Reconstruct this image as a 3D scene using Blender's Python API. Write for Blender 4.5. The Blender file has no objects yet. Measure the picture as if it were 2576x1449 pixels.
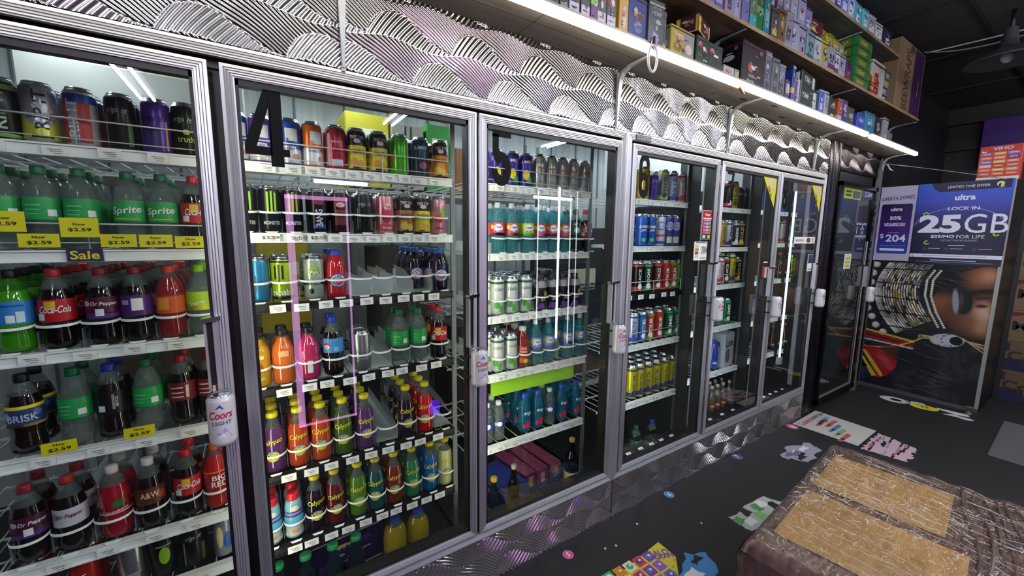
import bpy, math, random
import numpy as np
from mathutils import Vector, Matrix
PI = math.pi
rnd = random.Random(7)
SC = bpy.context.scene
COL = SC.collection

# ---------------------------------------------------------------- camera, world, exposure
def cam_rot(yaw, pit, rol):
    f = Vector((math.sin(yaw)*math.cos(pit), math.cos(yaw)*math.cos(pit), math.sin(pit)))
    r = f.cross(Vector((0, 0, 1))).normalized(); u = r.cross(f)
    c, s = math.cos(rol), math.sin(rol)
    r2 = c*r + s*u; u2 = -s*r + c*u
    return Matrix((r2, u2, -f)).transposed()
cd = bpy.data.cameras.new('camera'); cam = bpy.data.objects.new('camera', cd); COL.objects.link(cam)
cam.location = (0, -1.38, 1.53)
cam.rotation_euler = cam_rot(.572, -.1327, .0097).to_euler()
cd.sensor_width = 36; cd.lens = 36*1000/2576; cd.clip_start = .02; cd.clip_end = 60
SC.camera = cam
w = bpy.data.worlds.new('world'); SC.world = w; w.use_nodes = True
w.node_tree.nodes['Background'].inputs[0].default_value = (.55, .56, .75, 1)
w.node_tree.nodes['Background'].inputs[1].default_value = .02
SC.view_settings.view_transform = 'Standard'; SC.view_settings.look = 'None'
SC.view_settings.gamma = 1; SC.view_settings.exposure = 0.6
SC.view_settings.use_curve_mapping = False
SC.cycles.use_denoising = True
SC.cycles.max_bounces = 8; SC.cycles.transparent_max_bounces = 24
SC.cycles.sample_clamp_indirect = 4
SC.cycles.caustics_reflective = False; SC.cycles.caustics_refractive = False

def lamp(name, loc, rot, sx, sy, power, color, label):
    d = bpy.data.lights.new(name, 'AREA'); d.shape = 'RECTANGLE'; d.size = sx; d.size_y = sy
    d.energy = power; d.color = color
    o = bpy.data.objects.new(name, d); COL.objects.link(o); o.location = loc; o.rotation_euler = rot
    return o

# ---------------------------------------------------------------- materials
def lin(h):
    h = h.lstrip('#'); v = [int(h[i:i+2], 16)/255 for i in (0, 2, 4)]
    return tuple(((c+.055)/1.055)**2.4 if c > .04045 else c/12.92 for c in v) + (1,)
_M = {}
def mat(key, color='#808080', rough=.4, metal=0., emit=0., coat=0., build=None):
    if key in _M: return _M[key]
    m = bpy.data.materials.new(key); m.use_nodes = True; _M[key] = m
    p = m.node_tree.nodes['Principled BSDF']
    p.inputs['Base Color'].default_value = lin(color)
    p.inputs['Roughness'].default_value = rough; p.inputs['Metallic'].default_value = metal
    if coat: p.inputs['Coat Weight'].default_value = coat; p.inputs['Coat Roughness'].default_value = .05
    if emit:
        p.inputs['Emission Color'].default_value = lin(color); p.inputs['Emission Strength'].default_value = emit
    if build: build(m.node_tree, p)
    return m
def nd(nt, t, **k):
    n = nt.nodes.new(t)
    for a, v in k.items(): setattr(n, a, v)
    return n
def noise_color(c1, c2, scale, detail=4, stretch=(1, 1, 1), bump=0., lo=.35, hi=.65, rough=None):
    def b(nt, p):
        tc = nd(nt, 'ShaderNodeTexCoord'); mp = nd(nt, 'ShaderNodeMapping'); mp.inputs['Scale'].default_value = stretch
        nt.links.new(tc.outputs['Object'], mp.inputs['Vector'])
        n = nd(nt, 'ShaderNodeTexNoise'); n.inputs['Scale'].default_value = scale; n.inputs['Detail'].default_value = detail
        nt.links.new(mp.outputs[0], n.inputs['Vector'])
        r = nd(nt, 'ShaderNodeValToRGB'); r.color_ramp.elements[0].position = lo; r.color_ramp.elements[1].position = hi
        r.color_ramp.elements[0].color = lin(c1); r.color_ramp.elements[1].color = lin(c2)
        nt.links.new(n.outputs['Fac'], r.inputs[0]); nt.links.new(r.outputs[0], p.inputs['Base Color'])
        if rough:
            mr = nd(nt, 'ShaderNodeMapRange'); mr.inputs['To Min'].default_value = rough[0]; mr.inputs['To Max'].default_value = rough[1]
            nt.links.new(n.outputs['Fac'], mr.inputs['Value']); nt.links.new(mr.outputs[0], p.inputs['Roughness'])
        if bump:
            bp = nd(nt, 'ShaderNodeBump'); bp.inputs['Strength'].default_value = bump; bp.inputs['Distance'].default_value = .01
            nt.links.new(n.outputs['Fac'], bp.inputs['Height']); nt.links.new(bp.outputs[0], p.inputs['Normal'])
    return b
def pc(h, rough=.38, metal=0.):           # printed colour
    return mat('print_%s_%d_%d' % (h, rough*100, metal*100), h, rough, metal)
def see(key, tint='#ffffff', base=.10, edge=.6, rough=.03, gcol='#ffffff', fr=1.45):
    """clear plastic or glass: lets light through, mirrors more at grazing angles"""
    if key in _M: return _M[key]
    m = bpy.data.materials.new(key); m.use_nodes = True; _M[key] = m; nt = m.node_tree
    nt.nodes.remove(nt.nodes['Principled BSDF']); out = nt.nodes['Material Output']
    t = nd(nt, 'ShaderNodeBsdfTransparent'); t.inputs[0].default_value = lin(tint)
    g = nd(nt, 'ShaderNodeBsdfGlossy'); g.inputs['Roughness'].default_value = rough; g.inputs['Color'].default_value = lin(gcol)
    f = nd(nt, 'ShaderNodeFresnel'); f.inputs[0].default_value = fr
    mr = nd(nt, 'ShaderNodeMapRange'); mr.inputs['To Min'].default_value = base; mr.inputs['To Max'].default_value = edge
    nt.links.new(f.outputs[0], mr.inputs['Value'])
    ge = nd(nt, 'ShaderNodeNewGeometry'); sb = nd(nt, 'ShaderNodeMath', operation='SUBTRACT'); sb.inputs[0].default_value = 1; nt.links.new(ge.outputs['Backfacing'], sb.inputs[1])
    mu = nd(nt, 'ShaderNodeMath', operation='MULTIPLY'); nt.links.new(mr.outputs[0], mu.inputs[0]); nt.links.new(sb.outputs[0], mu.inputs[1])
    mx = nd(nt, 'ShaderNodeMixShader'); nt.links.new(mu.outputs[0], mx.inputs[0])
    nt.links.new(t.outputs[0], mx.inputs[1]); nt.links.new(g.outputs[0], mx.inputs[2]); nt.links.new(mx.outputs[0], out.inputs[0])
    return m
def milky(key, tint, gcol, fac, rough=.3):
    """translucent plastic: part see-through, part diffuse"""
    if key in _M: return _M[key]
    m = bpy.data.materials.new(key); m.use_nodes = True; _M[key] = m; nt = m.node_tree
    p = nt.nodes['Principled BSDF']; p.inputs['Base Color'].default_value = lin(gcol); p.inputs['Roughness'].default_value = rough
    t = nd(nt, 'ShaderNodeBsdfTransparent'); t.inputs[0].default_value = lin(tint)
    mx = nd(nt, 'ShaderNodeMixShader'); mx.inputs[0].default_value = fac
    nt.links.new(t.outputs[0], mx.inputs[1]); nt.links.new(p.outputs[0], mx.inputs[2])
    nt.links.new(mx.outputs[0], nt.nodes['Material Output'].inputs[0])
    return m
GLASS = see('door_glass', '#f4f8f7', .02, 1., .0, fr=1.5)
CLEAR = milky('clear_bottle_plastic', '#e4ece8', '#8f9a94', .26, .08)
AQUA = milky('aqua_bottle_plastic', '#b8e6ea', '#5fa8b0', .30, .08)
FILMLINE = milky('film_crease', '#ffffff', '#8a8a8c', .35, .3)
WRAPCLR = see('clear_wrap', '#f2f2f6', .10, .9, .10)
MILK = milky('milky_track_plastic', '#ffffff', '#e8ecec', .35)
STOPW = mat('white_stop_plastic', '#dfe3e3', .3)
ALU = mat('brushed_aluminium', '#c4c5ca', .36, .82, build=noise_color('#bdbec4', '#d6d7dc', 1.5, 2, (1, 1, 1), 0, .3, .7, (.36, .46)))
ALUV = ALU
STEEL = mat('embossed_steel', '#bdbbbf', .19, 1.)
CHROME = mat('chrome', '#d8d8dc', .08, 1.)
BLACK = mat('black_gasket', '#060607', .5)
NUMB = mat('number_black', '#0a0a0b', .6, build=lambda nt, p: setattr(p.inputs['Specular IOR Level'], 'default_value', .12))
BLACKG = mat('black_gloss', '#08080a', .15)
CANTOP = mat('can_top_aluminium', '#c4c6ca', .22, 1.)
RAIL = mat('price_rail_plastic', '#eceee9', .35)
PAPER = mat('label_paper', '#f0f0ea', .6)
INKG = mat('label_ink', '#77766f', .7)
WIRE = mat('shelf_wire_white', '#c9cccb', .35, .2)
WOOD = mat('plywood_board', '#8a7357', .6, build=noise_color('#5f4c38', '#a0856a', 2.2, 6, (1.2, 14, 14), .1, .3, .72))
WOODL = mat('painted_board_underside', '#877c70', .55, build=noise_color('#7d7267', '#948a7e', 3, 5, (1, 8, 8), .03))

# ---------------------------------------------------------------- mesh builder
class MB:
    def __init__(s): s.v = []; s.f = []; s.m = []; s.mats = []; s.sm = []
    def mi(s, m):
        if m not in s.mats: s.mats.append(m)
        return s.mats.index(m)
    def add(s, vs, fs, m, smooth=False):
        b = len(s.v); s.v += [tuple(v) for v in vs]; k = s.mi(m)
        for f in fs: s.f.append(tuple(i+b for i in f)); s.m.append(k); s.sm.append(smooth)
    def box(s, x0, x1, y0, y1, z0, z1, m, faces=None):
        vs = [(x0,y0,z0),(x1,y0,z0),(x1,y1,z0),(x0,y1,z0),(x0,y0,z1),(x1,y0,z1),(x1,y1,z1),(x0,y1,z1)]
        fs = [(0,3,2,1),(4,5,6,7),(0,1,5,4),(1,2,6,5),(2,3,7,6),(3,0,4,7)]
        s.add(vs, fs, m)
    def obox(s, c, ax, ay, az, m):
        c, ax, ay, az = map(Vector, (c, ax, ay, az))
        vs = [c+a*ax+b*ay+d*az for d in (-1, 1) for a, b in ((-1,-1),(1,-1),(1,1),(-1,1))]
        s.add(vs, [(0,3,2,1),(4,5,6,7),(0,1,5,4),(1,2,6,5),(2,3,7,6),(3,0,4,7)], m)
    def lathe(s, prof, m, n=24, c=(0, 0, 0), mfun=None, cap=True, squash=None):
        vs = []
        for r, z in prof:
            for k in range(n):
                a = 2*PI*k/n; x, y = r*math.sin(a), -r*math.cos(a)
                if squash:
                    q = squash; e = (abs(math.sin(a))**q+abs(math.cos(a))**q)**(-1/q); x *= e; y *= e
                vs.append((c[0]+x, c[1]+y, c[2]+z))
        for i in range(len(prof)-1):
            fs = [(i*n+k, i*n+(k+1) % n, (i+1)*n+(k+1) % n, (i+1)*n+k) for k in range(n)]
            mm = mfun((prof[i][1]+prof[i+1][1])/2) if mfun else m
            if i == 0: b = len(s.v); s.v += vs
            k2 = s.mi(mm)
            for f in fs: s.f.append(tuple(q+b for q in f)); s.m.append(k2); s.sm.append(True)
        if cap:
            k2 = s.mi(mfun(prof[0][1]) if mfun else m); s.f.append(tuple(b+k for k in reversed(range(n)))); s.m.append(k2); s.sm.append(False)
            k2 = s.mi(mfun(prof[-1][1]) if mfun else m); s.f.append(tuple(b+(len(prof)-1)*n+k for k in range(n))); s.m.append(k2); s.sm.append(False)
    def tube(s, pts, r, m, n=8, closed=False):
        pts = [Vector(p) for p in pts]; vs = []; N = len(pts); up0 = None
        for i, p in enumerate(pts):
            a = pts[(i-1) % N] if (closed or i > 0) else p; b = pts[(i+1) % N] if (closed or i < N-1) else p
            t = (b-a).normalized()
            if up0 is None:
                up0 = Vector((0, 0, 1)) if abs(t.z) < .9 else Vector((1, 0, 0))
            u = (up0-t*up0.dot(t)).normalized(); up0 = u; w_ = t.cross(u)
            for k in range(n):
                a2 = 2*PI*k/n; vs.append(p+u*(r*math.cos(a2))+w_*(r*math.sin(a2)))
        fs = []
        for i in range(N if closed else N-1):
            j = (i+1) % N
            for k in range(n): fs.append((i*n+k, i*n+(k+1) % n, j*n+(k+1) % n, j*n+k))
        if not closed: fs += [tuple(reversed(range(n))), tuple((N-1)*n+k for k in range(n))]
        s.add(vs, fs, m, True)
    def prism(s, poly, m, depth, frame):
        """polygon in a plane (frame = origin, ux, uy, normal) pushed back by depth"""
        o, ux, uy, nn = map(Vector, frame); n = len(poly)
        vs = [o+ux*a+uy*b for a, b in poly]+[o+ux*a+uy*b-nn*depth for a, b in poly]
        fs = [tuple(range(n)), tuple(reversed(range(n, 2*n)))]+[(i, i+n, (i+1) % n+n, (i+1) % n) for i in range(n)]
        s.add(vs, fs, m)
    def flat(s, pts, tris, m, frame, off=0.):
        o, ux, uy, nn = map(Vector, frame)
        s.add([o+ux*a+uy*b+nn*off for a, b in pts], tris, m)
    def build(s, name, parent=None, link=True):
        me = mesh_of(s, name)
        o = bpy.data.objects.new(name, me)
        if link: COL.objects.link(o)
        if parent: o.parent = parent
        return o
def mesh_of(s, name):
    me = bpy.data.meshes.new(name); me.from_pydata([tuple(v) for v in s.v], [], s.f)
    for m in s.mats: me.materials.append(m)
    me.polygons.foreach_set('material_index', s.m); me.polygons.foreach_set('use_smooth', s.sm)
    me.update(); return me

def tag(o, label, cat, group=None, kind=None):
    o['label'] = label; o['category'] = cat
    if group: o['group'] = group
    if kind: o['kind'] = kind
    return o
def struct(o): o['kind'] = 'structure'; return o
def empty(name, loc=(0, 0, 0), rz=0):
    o = bpy.data.objects.new(name, None); COL.objects.link(o); o.location = loc; o.rotation_euler = (0, 0, rz); o.empty_display_size = .05
    return o
ORD = ['first','second','third','fourth','fifth','sixth','seventh','eighth','ninth','tenth','eleventh','twelfth','thirteenth','fourteenth','fifteenth','sixteenth','seventeenth','eighteenth','nineteenth','twentieth']

# ---------------------------------------------------------------- lettering
_T = {}
def text_geo(s, h=1., wid=None, bold=0., shear=0.):
    """letters as flat triangles, centred, cap height h, optional width"""
    key = (s, bold, shear)
    if key not in _T:
        c = bpy.data.curves.new('t', 'FONT'); c.body = s; c.size = 1; c.offset = bold; c.shear = shear; c.resolution_u = 3
        o = bpy.data.objects.new('t', c); COL.objects.link(o)
        dg = bpy.context.evaluated_depsgraph_get(); me = o.evaluated_get(dg).to_mesh()
        v = np.array([(q.co.x, q.co.y) for q in me.vertices]).reshape(-1, 2)
        f = [tuple(p.vertices) for p in me.polygons]
        o.evaluated_get(dg).to_mesh_clear(); bpy.data.objects.remove(o); bpy.data.curves.remove(c)
        _T[key] = (v, f)
    v, f = _T[key]
    lo, hi = v.min(0), v.max(0); k = h/max(hi[1]-lo[1], 1e-6)
    kx = k if wid is None else wid/max(hi[0]-lo[0], 1e-6)
    c = (lo+hi)/2
    return [((a-c[0])*kx, (b-c[1])*k) for a, b in v], f
def ell(cx, cz, rx, rz, n=20):
    return [(cx+rx*math.cos(2*PI*k/n), cz+rz*math.sin(2*PI*k/n)) for k in range(n)]
FY = lambda x, y, z: ((x, y, z), (1, 0, 0), (0, 0, 1), (0, -1, 0))      # frame facing -Y
FX = lambda x, y, z: ((x, y, z), (0, -1, 0), (0, 0, 1), (-1, 0, 0))     # frame facing -X
FZ = lambda x, y, z, a: ((x, y, z), (math.cos(a), math.sin(a), 0), (-math.sin(a), math.cos(a), 0), (0, 0, 1))
def put_text(mb, s, h, m, fr, x=0, z=0, wid=None, bold=0., shear=0., off=.0008, rot=0):
    v, f = text_geo(s, h, wid, bold, shear)
    c, q = math.cos(rot), math.sin(rot)
    mb.flat([(x+a*c-b*q, z+a*q+b*c) for a, b in v], f, m, fr, off)
def put_poly(mb, poly, m, fr, off=.0005):
    mb.flat(poly, [tuple(range(len(poly)))], m, fr, off)
def put_rect(mb, x0, x1, z0, z1, m, fr, off=.0005): put_poly(mb, [(x0, z0), (x1, z0), (x1, z1), (x0, z1)], m, fr, off)
def ring(r0, r1, a0, a1, n=24, cx=0, cz=0, ex=1, ez=1):
    return [(cx+ex*r1*math.cos(a0+(a1-a0)*k/n), cz+ez*r1*math.sin(a0+(a1-a0)*k/n)) for k in range(n+1)] + \
           [(cx+ex*r0*math.cos(a1-(a1-a0)*k/n), cz+ez*r0*math.sin(a1-(a1-a0)*k/n)) for k in range(n+1)]
def put_ring(mb, r0, r1, a0, a1, m, fr, n=24, cx=0, cz=0, ex=1, ez=1, off=.0006):
    p = ring(r0, r1, a0, a1, n, cx, cz, ex, ez); N = len(p)
    mb.flat(p, [(k, k+1, N-2-k, N-1-k) for k in range(n)], m, fr, off)

# ---------------------------------------------------------------- lights of the place and one added pair
def tube_light(x, y0, y1, z, power, gap=.10):
    """two fluorescent tubes under a slim white fitting, hung from the ceiling"""
    t = empty('ceiling_tube_light', (x, (y0+y1)/2, z))
    L = abs(y1-y0)/2
    b = MB(); b.box(-gap/2-.03, gap/2+.03, -L, L, .03, .07, mat('fitting_white', '#9a9a9a', .5)); b.build('housing', t)
    for s in (-1, 1):
        b = MB(); b.tube([(s*gap/2, -L, 0), (s*gap/2, L, 0)], .013, mat('tube_glow', '#f4f3ff', .5, 0, power)); b.build('tube', t)
    b = MB(); b.tube([(0, -L*.7, .07), (0, -L*.7, 3.12-z)], .004, BLACK, 6); b.tube([(0, L*.7, .07), (0, L*.7, 3.12-z)], .004, BLACK, 6); b.build('hanger', t)
    return t
TUBES = [(-.79, -2.85, -3.95), (3.62, -2.2, -3.4), (1.4, -2.3, -3.5), (-.6, -1.5, -2.3), (5.2, -1.9, -3.2), (2.3, -1.3, -2.1)]  # last pair is an added lamp that brightens the pallet
for i, (x, a, b_) in enumerate(TUBES):
    t = tube_light(x, a, b_, 2.95 if i == 5 else 2.8, 112)
    tag(t, 'white twin tube ceiling light hanging across the aisle, ' + ['over the far left', 'over the fifth glass door', 'above the wrapped pallet', 'above the nearest glass door', 'near the end wall', 'added to brighten the pallet'][i], 'ceiling light', 'twin tube ceiling lights')

# LED strip on the front edge of the lowest wall shelf, in two lengths
for i, (x0, x1) in enumerate([(-.95, 3.82), (3.90, 5.04)]):
    b = MB(); b.box(x0, x1, -.238, -.214, 2.270, 2.2945, mat('led_glow', '#fff6e6' if i == 0 else '#fbf8f4', .5, 0, 8))
    o = b.build('led_strip_light'); tag(o, ['long bright white light bar along the front of the lowest wall shelf', 'short white light bar at the far end of the lowest wall shelf'][i], 'light bar', 'light bars')
    b = MB(); b.box(x0, x1, -.238, -.2155, 2.2948, 2.303, mat('led_channel', '#a9a294', .4)); b.build('channel', o)

# ---------------------------------------------------------------- room shell
FLOORM = mat('black_mat_floor', '#141517', .62, build=noise_color('#0a0b0d', '#141518', 120, 5, (1, 1, 1), .12, .3, .7, (.5, .75)))
DARKW = mat('charcoal_wall', '#0e0e13', .6, build=noise_color('#0c0c11', '#121218', 2, 3))
CEILM = mat('dark_ceiling_tile', '#34353b', .9, build=noise_color('#222329', '#303138', 160, 4, (1, 1, 1), .2))
b = MB(); b.box(-3, 8, -5.2, 0.02, -.05, 0, FLOORM); struct(b.build('floor'))
b = MB(); b.box(-3, 8, -5.2, .1, 3.12, 3.2, CEILM); struct(b.build('ceiling'))
b = MB()
for x in (4.0, 5.2, 6.4): b.box(x, x+.025, -5.2, .1, 3.112, 3.121, mat('ceiling_grid', '#1b1c21', .7))
for y in (-.62, -1.85, -3.1): b.box(-3, 8, y, y+.025, 3.112, 3.121, mat('ceiling_grid'))
struct(b.build('trim_9'))
b = MB(); b.box(-3, 5.06, 0.004, .12, 2.296, 3.12, DARKW); struct(b.build('wall_above_cooler'))
b = MB(); b.box(5.06, 7.5, .06, .16, 0, 3.12, DARKW); struct(b.build('wall_back'))
b = MB(); b.box(7.5, 7.6, -5.2, .2, 0, 3.12, DARKW); struct(b.build('wall_right'))
b = MB(); b.box(7.4, 7.5, -5.2, .06, 2.93, 3.12, mat('dark_bulkhead', '#101014', .6)); b.box(7.43, 7.5, -5.2, .06, 2.62, 2.67, mat('dark_bulkhead')); struct(b.build('trim_8'))
b = MB(); b.box(-3.1, -3, -5.2, .2, 0, 3.12, DARKW); struct(b.build('wall_left'))
b = MB(); b.box(-3, 7.6, -5.3, -5.2, 0, 3.12, mat('pale_wall', '#6c6c72', .7)); struct(b.build('wall_front'))
b = MB(); b.box(7.36, 7.395, -1.6, -.25, 2.4, 2.925, mat('purple_screen', '#1c0638', .4, 0, .55)); o = b.build('wall_screen')
tag(o, 'deep purple glowing screen high on the far dark wall', 'screen')

# cooler interior
WPANEL = mat('white_cooler_panel', '#a9b0b2', .45, build=noise_color('#9aa2a5', '#b9bfc0', 1.2, 3, (14, 1, .4)))
b = MB(); b.box(-2, 5.1, 1.75, 1.85, 0, 2.5, WPANEL); struct(b.build('wall_cooler_back'))
b = MB(); b.box(-2, 5.1, .12, 1.85, 2.42, 2.5, WPANEL); struct(b.build('ceiling_cooler'))
b = MB(); b.box(-2, 5.1, .03, 1.85, -.02, .05, mat('cooler_floor', '#0c0e10', .4)); struct(b.build('floor_cooler'))
b = MB(); b.box(-2.1, -2, .03, 1.85, 0, 2.5, WPANEL); struct(b.build('wall_cooler_left'))
b = MB(); b.box(5.0, 5.1, .03, 1.85, 0, 2.5, mat('cooler_dark_panel', '#2a2d30', .5)); struct(b.build('wall_cooler_right'))
b = MB()
for x in np.arange(-1.9, 5, .31): b.box(x, x+.012, 1.742, 1.752, 0, 2.42, mat('panel_seam', '#5d6467', .5))
struct(b.build('trim_7'))
for k, x in enumerate((2.362, 3.124)):
    b = MB(); b.box(x-.004, x+.004, .125, .79, .05, 1.90, mat('partition_black', '#0b0c0e', .5)); b.box(x-.004, x+.004, .125, .27, 1.90, 2.3, mat('partition_black')); b.box(x-.004, x+.004, .27, .95, 1.9005, 2.3, mat('partition_white', '#d6dcdc', .5)); struct(b.build('wall_partition'))
b = MB(); b.box(-2, 5.1, .5, .56, 2.31, 2.42, mat('cooler_beam', '#70777a', .5)); struct(b.build('trim_6'))
for i, x in enumerate((-.6, .45, 1.5, 2.5, 3.5)):
    b = MB(); b.box(x-.02, x+.02, .35, 1.45, 2.345, 2.365, mat('cooler_tube_glow', '#eef6ff', .5, 0, 40)); o = b.build('cooler_ceiling_light')
    b = MB(); b.box(x-.05, x+.05, .3, 1.5, 2.366, 2.42, mat('fitting_white')); b.build('housing', o)
    tag(o, 'white tube light on the cooler ceiling behind '+['the unnumbered door', 'door four', 'door five', 'door six', 'door seven'][i], 'ceiling light', 'tube lights inside the cooler')

# ---------------------------------------------------------------- embossed steel sheets
def scale_height(X, Z, Px=.29, Pz=.125, A=.086, s=.019, dx=0.):
    tk = [0, .03, .09, .18, .30, .40, .52, .64, .76, .88, 1]; hk = [0, .28, .62, .88, 1, .97, .78, .48, .22, .06, 0]
    H = np.zeros_like(X); done = np.zeros(X.shape, bool)
    for n in range(-2, 5):
        t = ((X-dx-(n % 2)*Px/2)/Px) % 1.0
        top = n*Pz+A*np.interp(t, tk, hk)
        sel = (~done) & (Z < top); v = Z-n*Pz
        vc = -.008+.010*np.sin(2*PI*t)
        a = np.where(v > vc, -.95*np.abs(v-vc)**1.1*-1, 1.7*np.abs(v-vc)**1.05)
        ph = (X-a)/s
        hh = (.0042*(.5-.5*np.cos(2*PI*ph))) + .0015*np.clip((top-Z)/A, 0, 1)
        edge = np.clip((top-Z)/.004, 0, 1)
        H[sel] = (hh*edge+.0045*(1-edge)*0)[sel]; done |= sel
    return H
def sheet_mesh(name, x0, x1, z0, z1, y, step, fun, m):
    nx = max(8, int((x1-x0)/step)); nz = max(8, int((z1-z0)/step))
    xs = np.linspace(x0, x1, nx); zs = np.linspace(z0, z1, nz); X, Z = np.meshgrid(xs, zs)
    Hh = fun(X, Z); co = np.stack([X, y-Hh, Z], -1).reshape(-1, 3).astype(np.float32)
    i = (np.arange(nz-1)[:, None]*nx+np.arange(nx-1)[None]).ravel()
    q = np.stack([i, i+1, i+1+nx, i+nx], 1).astype(np.int32)
    me = bpy.data.meshes.new(name); me.vertices.add(len(co)); me.vertices.foreach_set('co', co.ravel())
    me.loops.add(q.size); me.loops.foreach_set('vertex_index', q.ravel())
    me.polygons.add(len(q)); me.polygons.foreach_set('loop_start', np.arange(0, q.size, 4, dtype=np.int32))
    me.polygons.foreach_set('use_smooth', np.ones(len(q), bool)); me.materials.append(m); me.update(calc_edges=True)
    o = bpy.data.objects.new(name, me); COL.objects.link(o); return struct(o)
hs = [(-.95, .258, .002), (.268, 1.452, .002), (1.464, 2.395, .002), (2.405, 3.58, .0024), (3.59, 3.855, .0028)]
for i, (a, b_, st) in enumerate(hs):
    sheet_mesh('wall_header_panel', a, b_, 2.031, 2.296, .004, st, lambda X, Z, i=i: scale_height(X, Z-2.035, dx=.11+.37*i, Px=(.29, .29, .24, .30, .3)[i], s=(.019, .019, .021, .022, .022)[i]), STEEL)
for i, (a, b_) in enumerate([(-.95, 1.545), (1.549, 3.855)]):
    sheet_mesh('wall_kick_panel', a, b_, .0, .217, .004, (.0022, .0026)[i], lambda X, Z, i=i: 1.25*scale_height(X, Z-.012, dx=.2*i, Pz=.12, Px=.27, s=.023), mat('embossed_steel_dark', '#d6d5d8', .17, .95))
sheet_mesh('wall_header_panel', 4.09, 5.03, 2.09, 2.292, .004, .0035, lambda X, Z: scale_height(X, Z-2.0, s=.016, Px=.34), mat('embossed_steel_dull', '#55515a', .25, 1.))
def chev(X, Z):
    u = (X-3.862)/.115; k = np.floor(u); t = np.abs((u-k)-.5)
    return .004*np.abs(np.sin(PI*(Z+.045*t*2*1.2)/.016))*np.clip(1.1-2*t, 0, 1)+.004*np.clip(1-np.abs(t-.5)*20, 0, 1)
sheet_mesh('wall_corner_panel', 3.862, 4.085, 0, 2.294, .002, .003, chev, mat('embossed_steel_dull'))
b = MB()
for x in (.263, 1.458, 2.400, 3.585): b.box(x-.006, x+.006, .002, .01, 2.031, 2.296, mat('seam_grey', '#8f9496', .3, .8))
b.box(-.95, 3.86, .0, .01, 2.2955, 2.2965, BLACK)
struct(b.build('trim_5'))

# ---------------------------------------------------------------- aluminium frames
RIDGE = [(0, .010), (.0004, .0), (.0085, -.002), (.0095, .0012), (.0108, -.0004), (.0152, -.0024), (.0162, .0010), (.0175, -.0006), (.0217, -.0024), (.0227, .0010), (.0240, -.0006), (.0282, -.0022), (.0290, .0012), (.0325, .0004), (.033, .014)]
def ridged_frame(mb, x0, x1, z0, z1, y, m, w=.033, outer=None):
    """mitred frame: the ridged profile swept round the rectangle"""
    k = w/.033; prof = [(d*k, h) for d, h in RIDGE]; vs = []
    for d, h in prof:
        vs += [(x0+d, y+h, z0+d), (x1-d, y+h, z0+d), (x1-d, y+h, z1-d), (x0+d, y+h, z1-d)]
    fs = []
    for i in range(len(prof)-1):
        for j in range(4): fs.append((i*4+j, i*4+(j+1) % 4, (i+1)*4+(j+1) % 4, (i+1)*4+j))
    mb.add(vs, fs, m)
b = MB(); ridged_frame(b, -.9, 1.5435, .216, 2.029, .001, ALU, .034); struct(b.build('trim_1'))
b = MB(); ridged_frame(b, 1.5445, 3.86, .216, 2.029, .001, ALU, .034); struct(b.build('trim_2'))
# dark posts and rails behind the doors
b = MB()
for x0, x1 in [(-.095, -.037), (.70, .76), (1.49, 1.60), (2.325, 2.39), (3.07, 3.12), (3.81, 3.9)]:
    b.box(x0, x1, .038, .075, .25, 2.0, BLACK)
b.box(-.95, 3.9, .03, .075, 1.972, 2.029, BLACK); b.box(-.95, 3.9, .03, .075, .216, .262, BLACK)
b.box(3.88, 4.13, .012, .1, 0, 2.3, BLACK); b.box(4.9, 5.06, .012, .06, 0, 2.3, BLACK)
b.box(4.08, 5.03, .012, .06, 2.0, 2.3, BLACK)
b.box(-2, 5.06, .012, .05, 0, .2, BLACK); b.box(-2, 5.06, .016, .1, 2.03, 2.42, BLACK)
struct(b.build('trim_3'))

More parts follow.
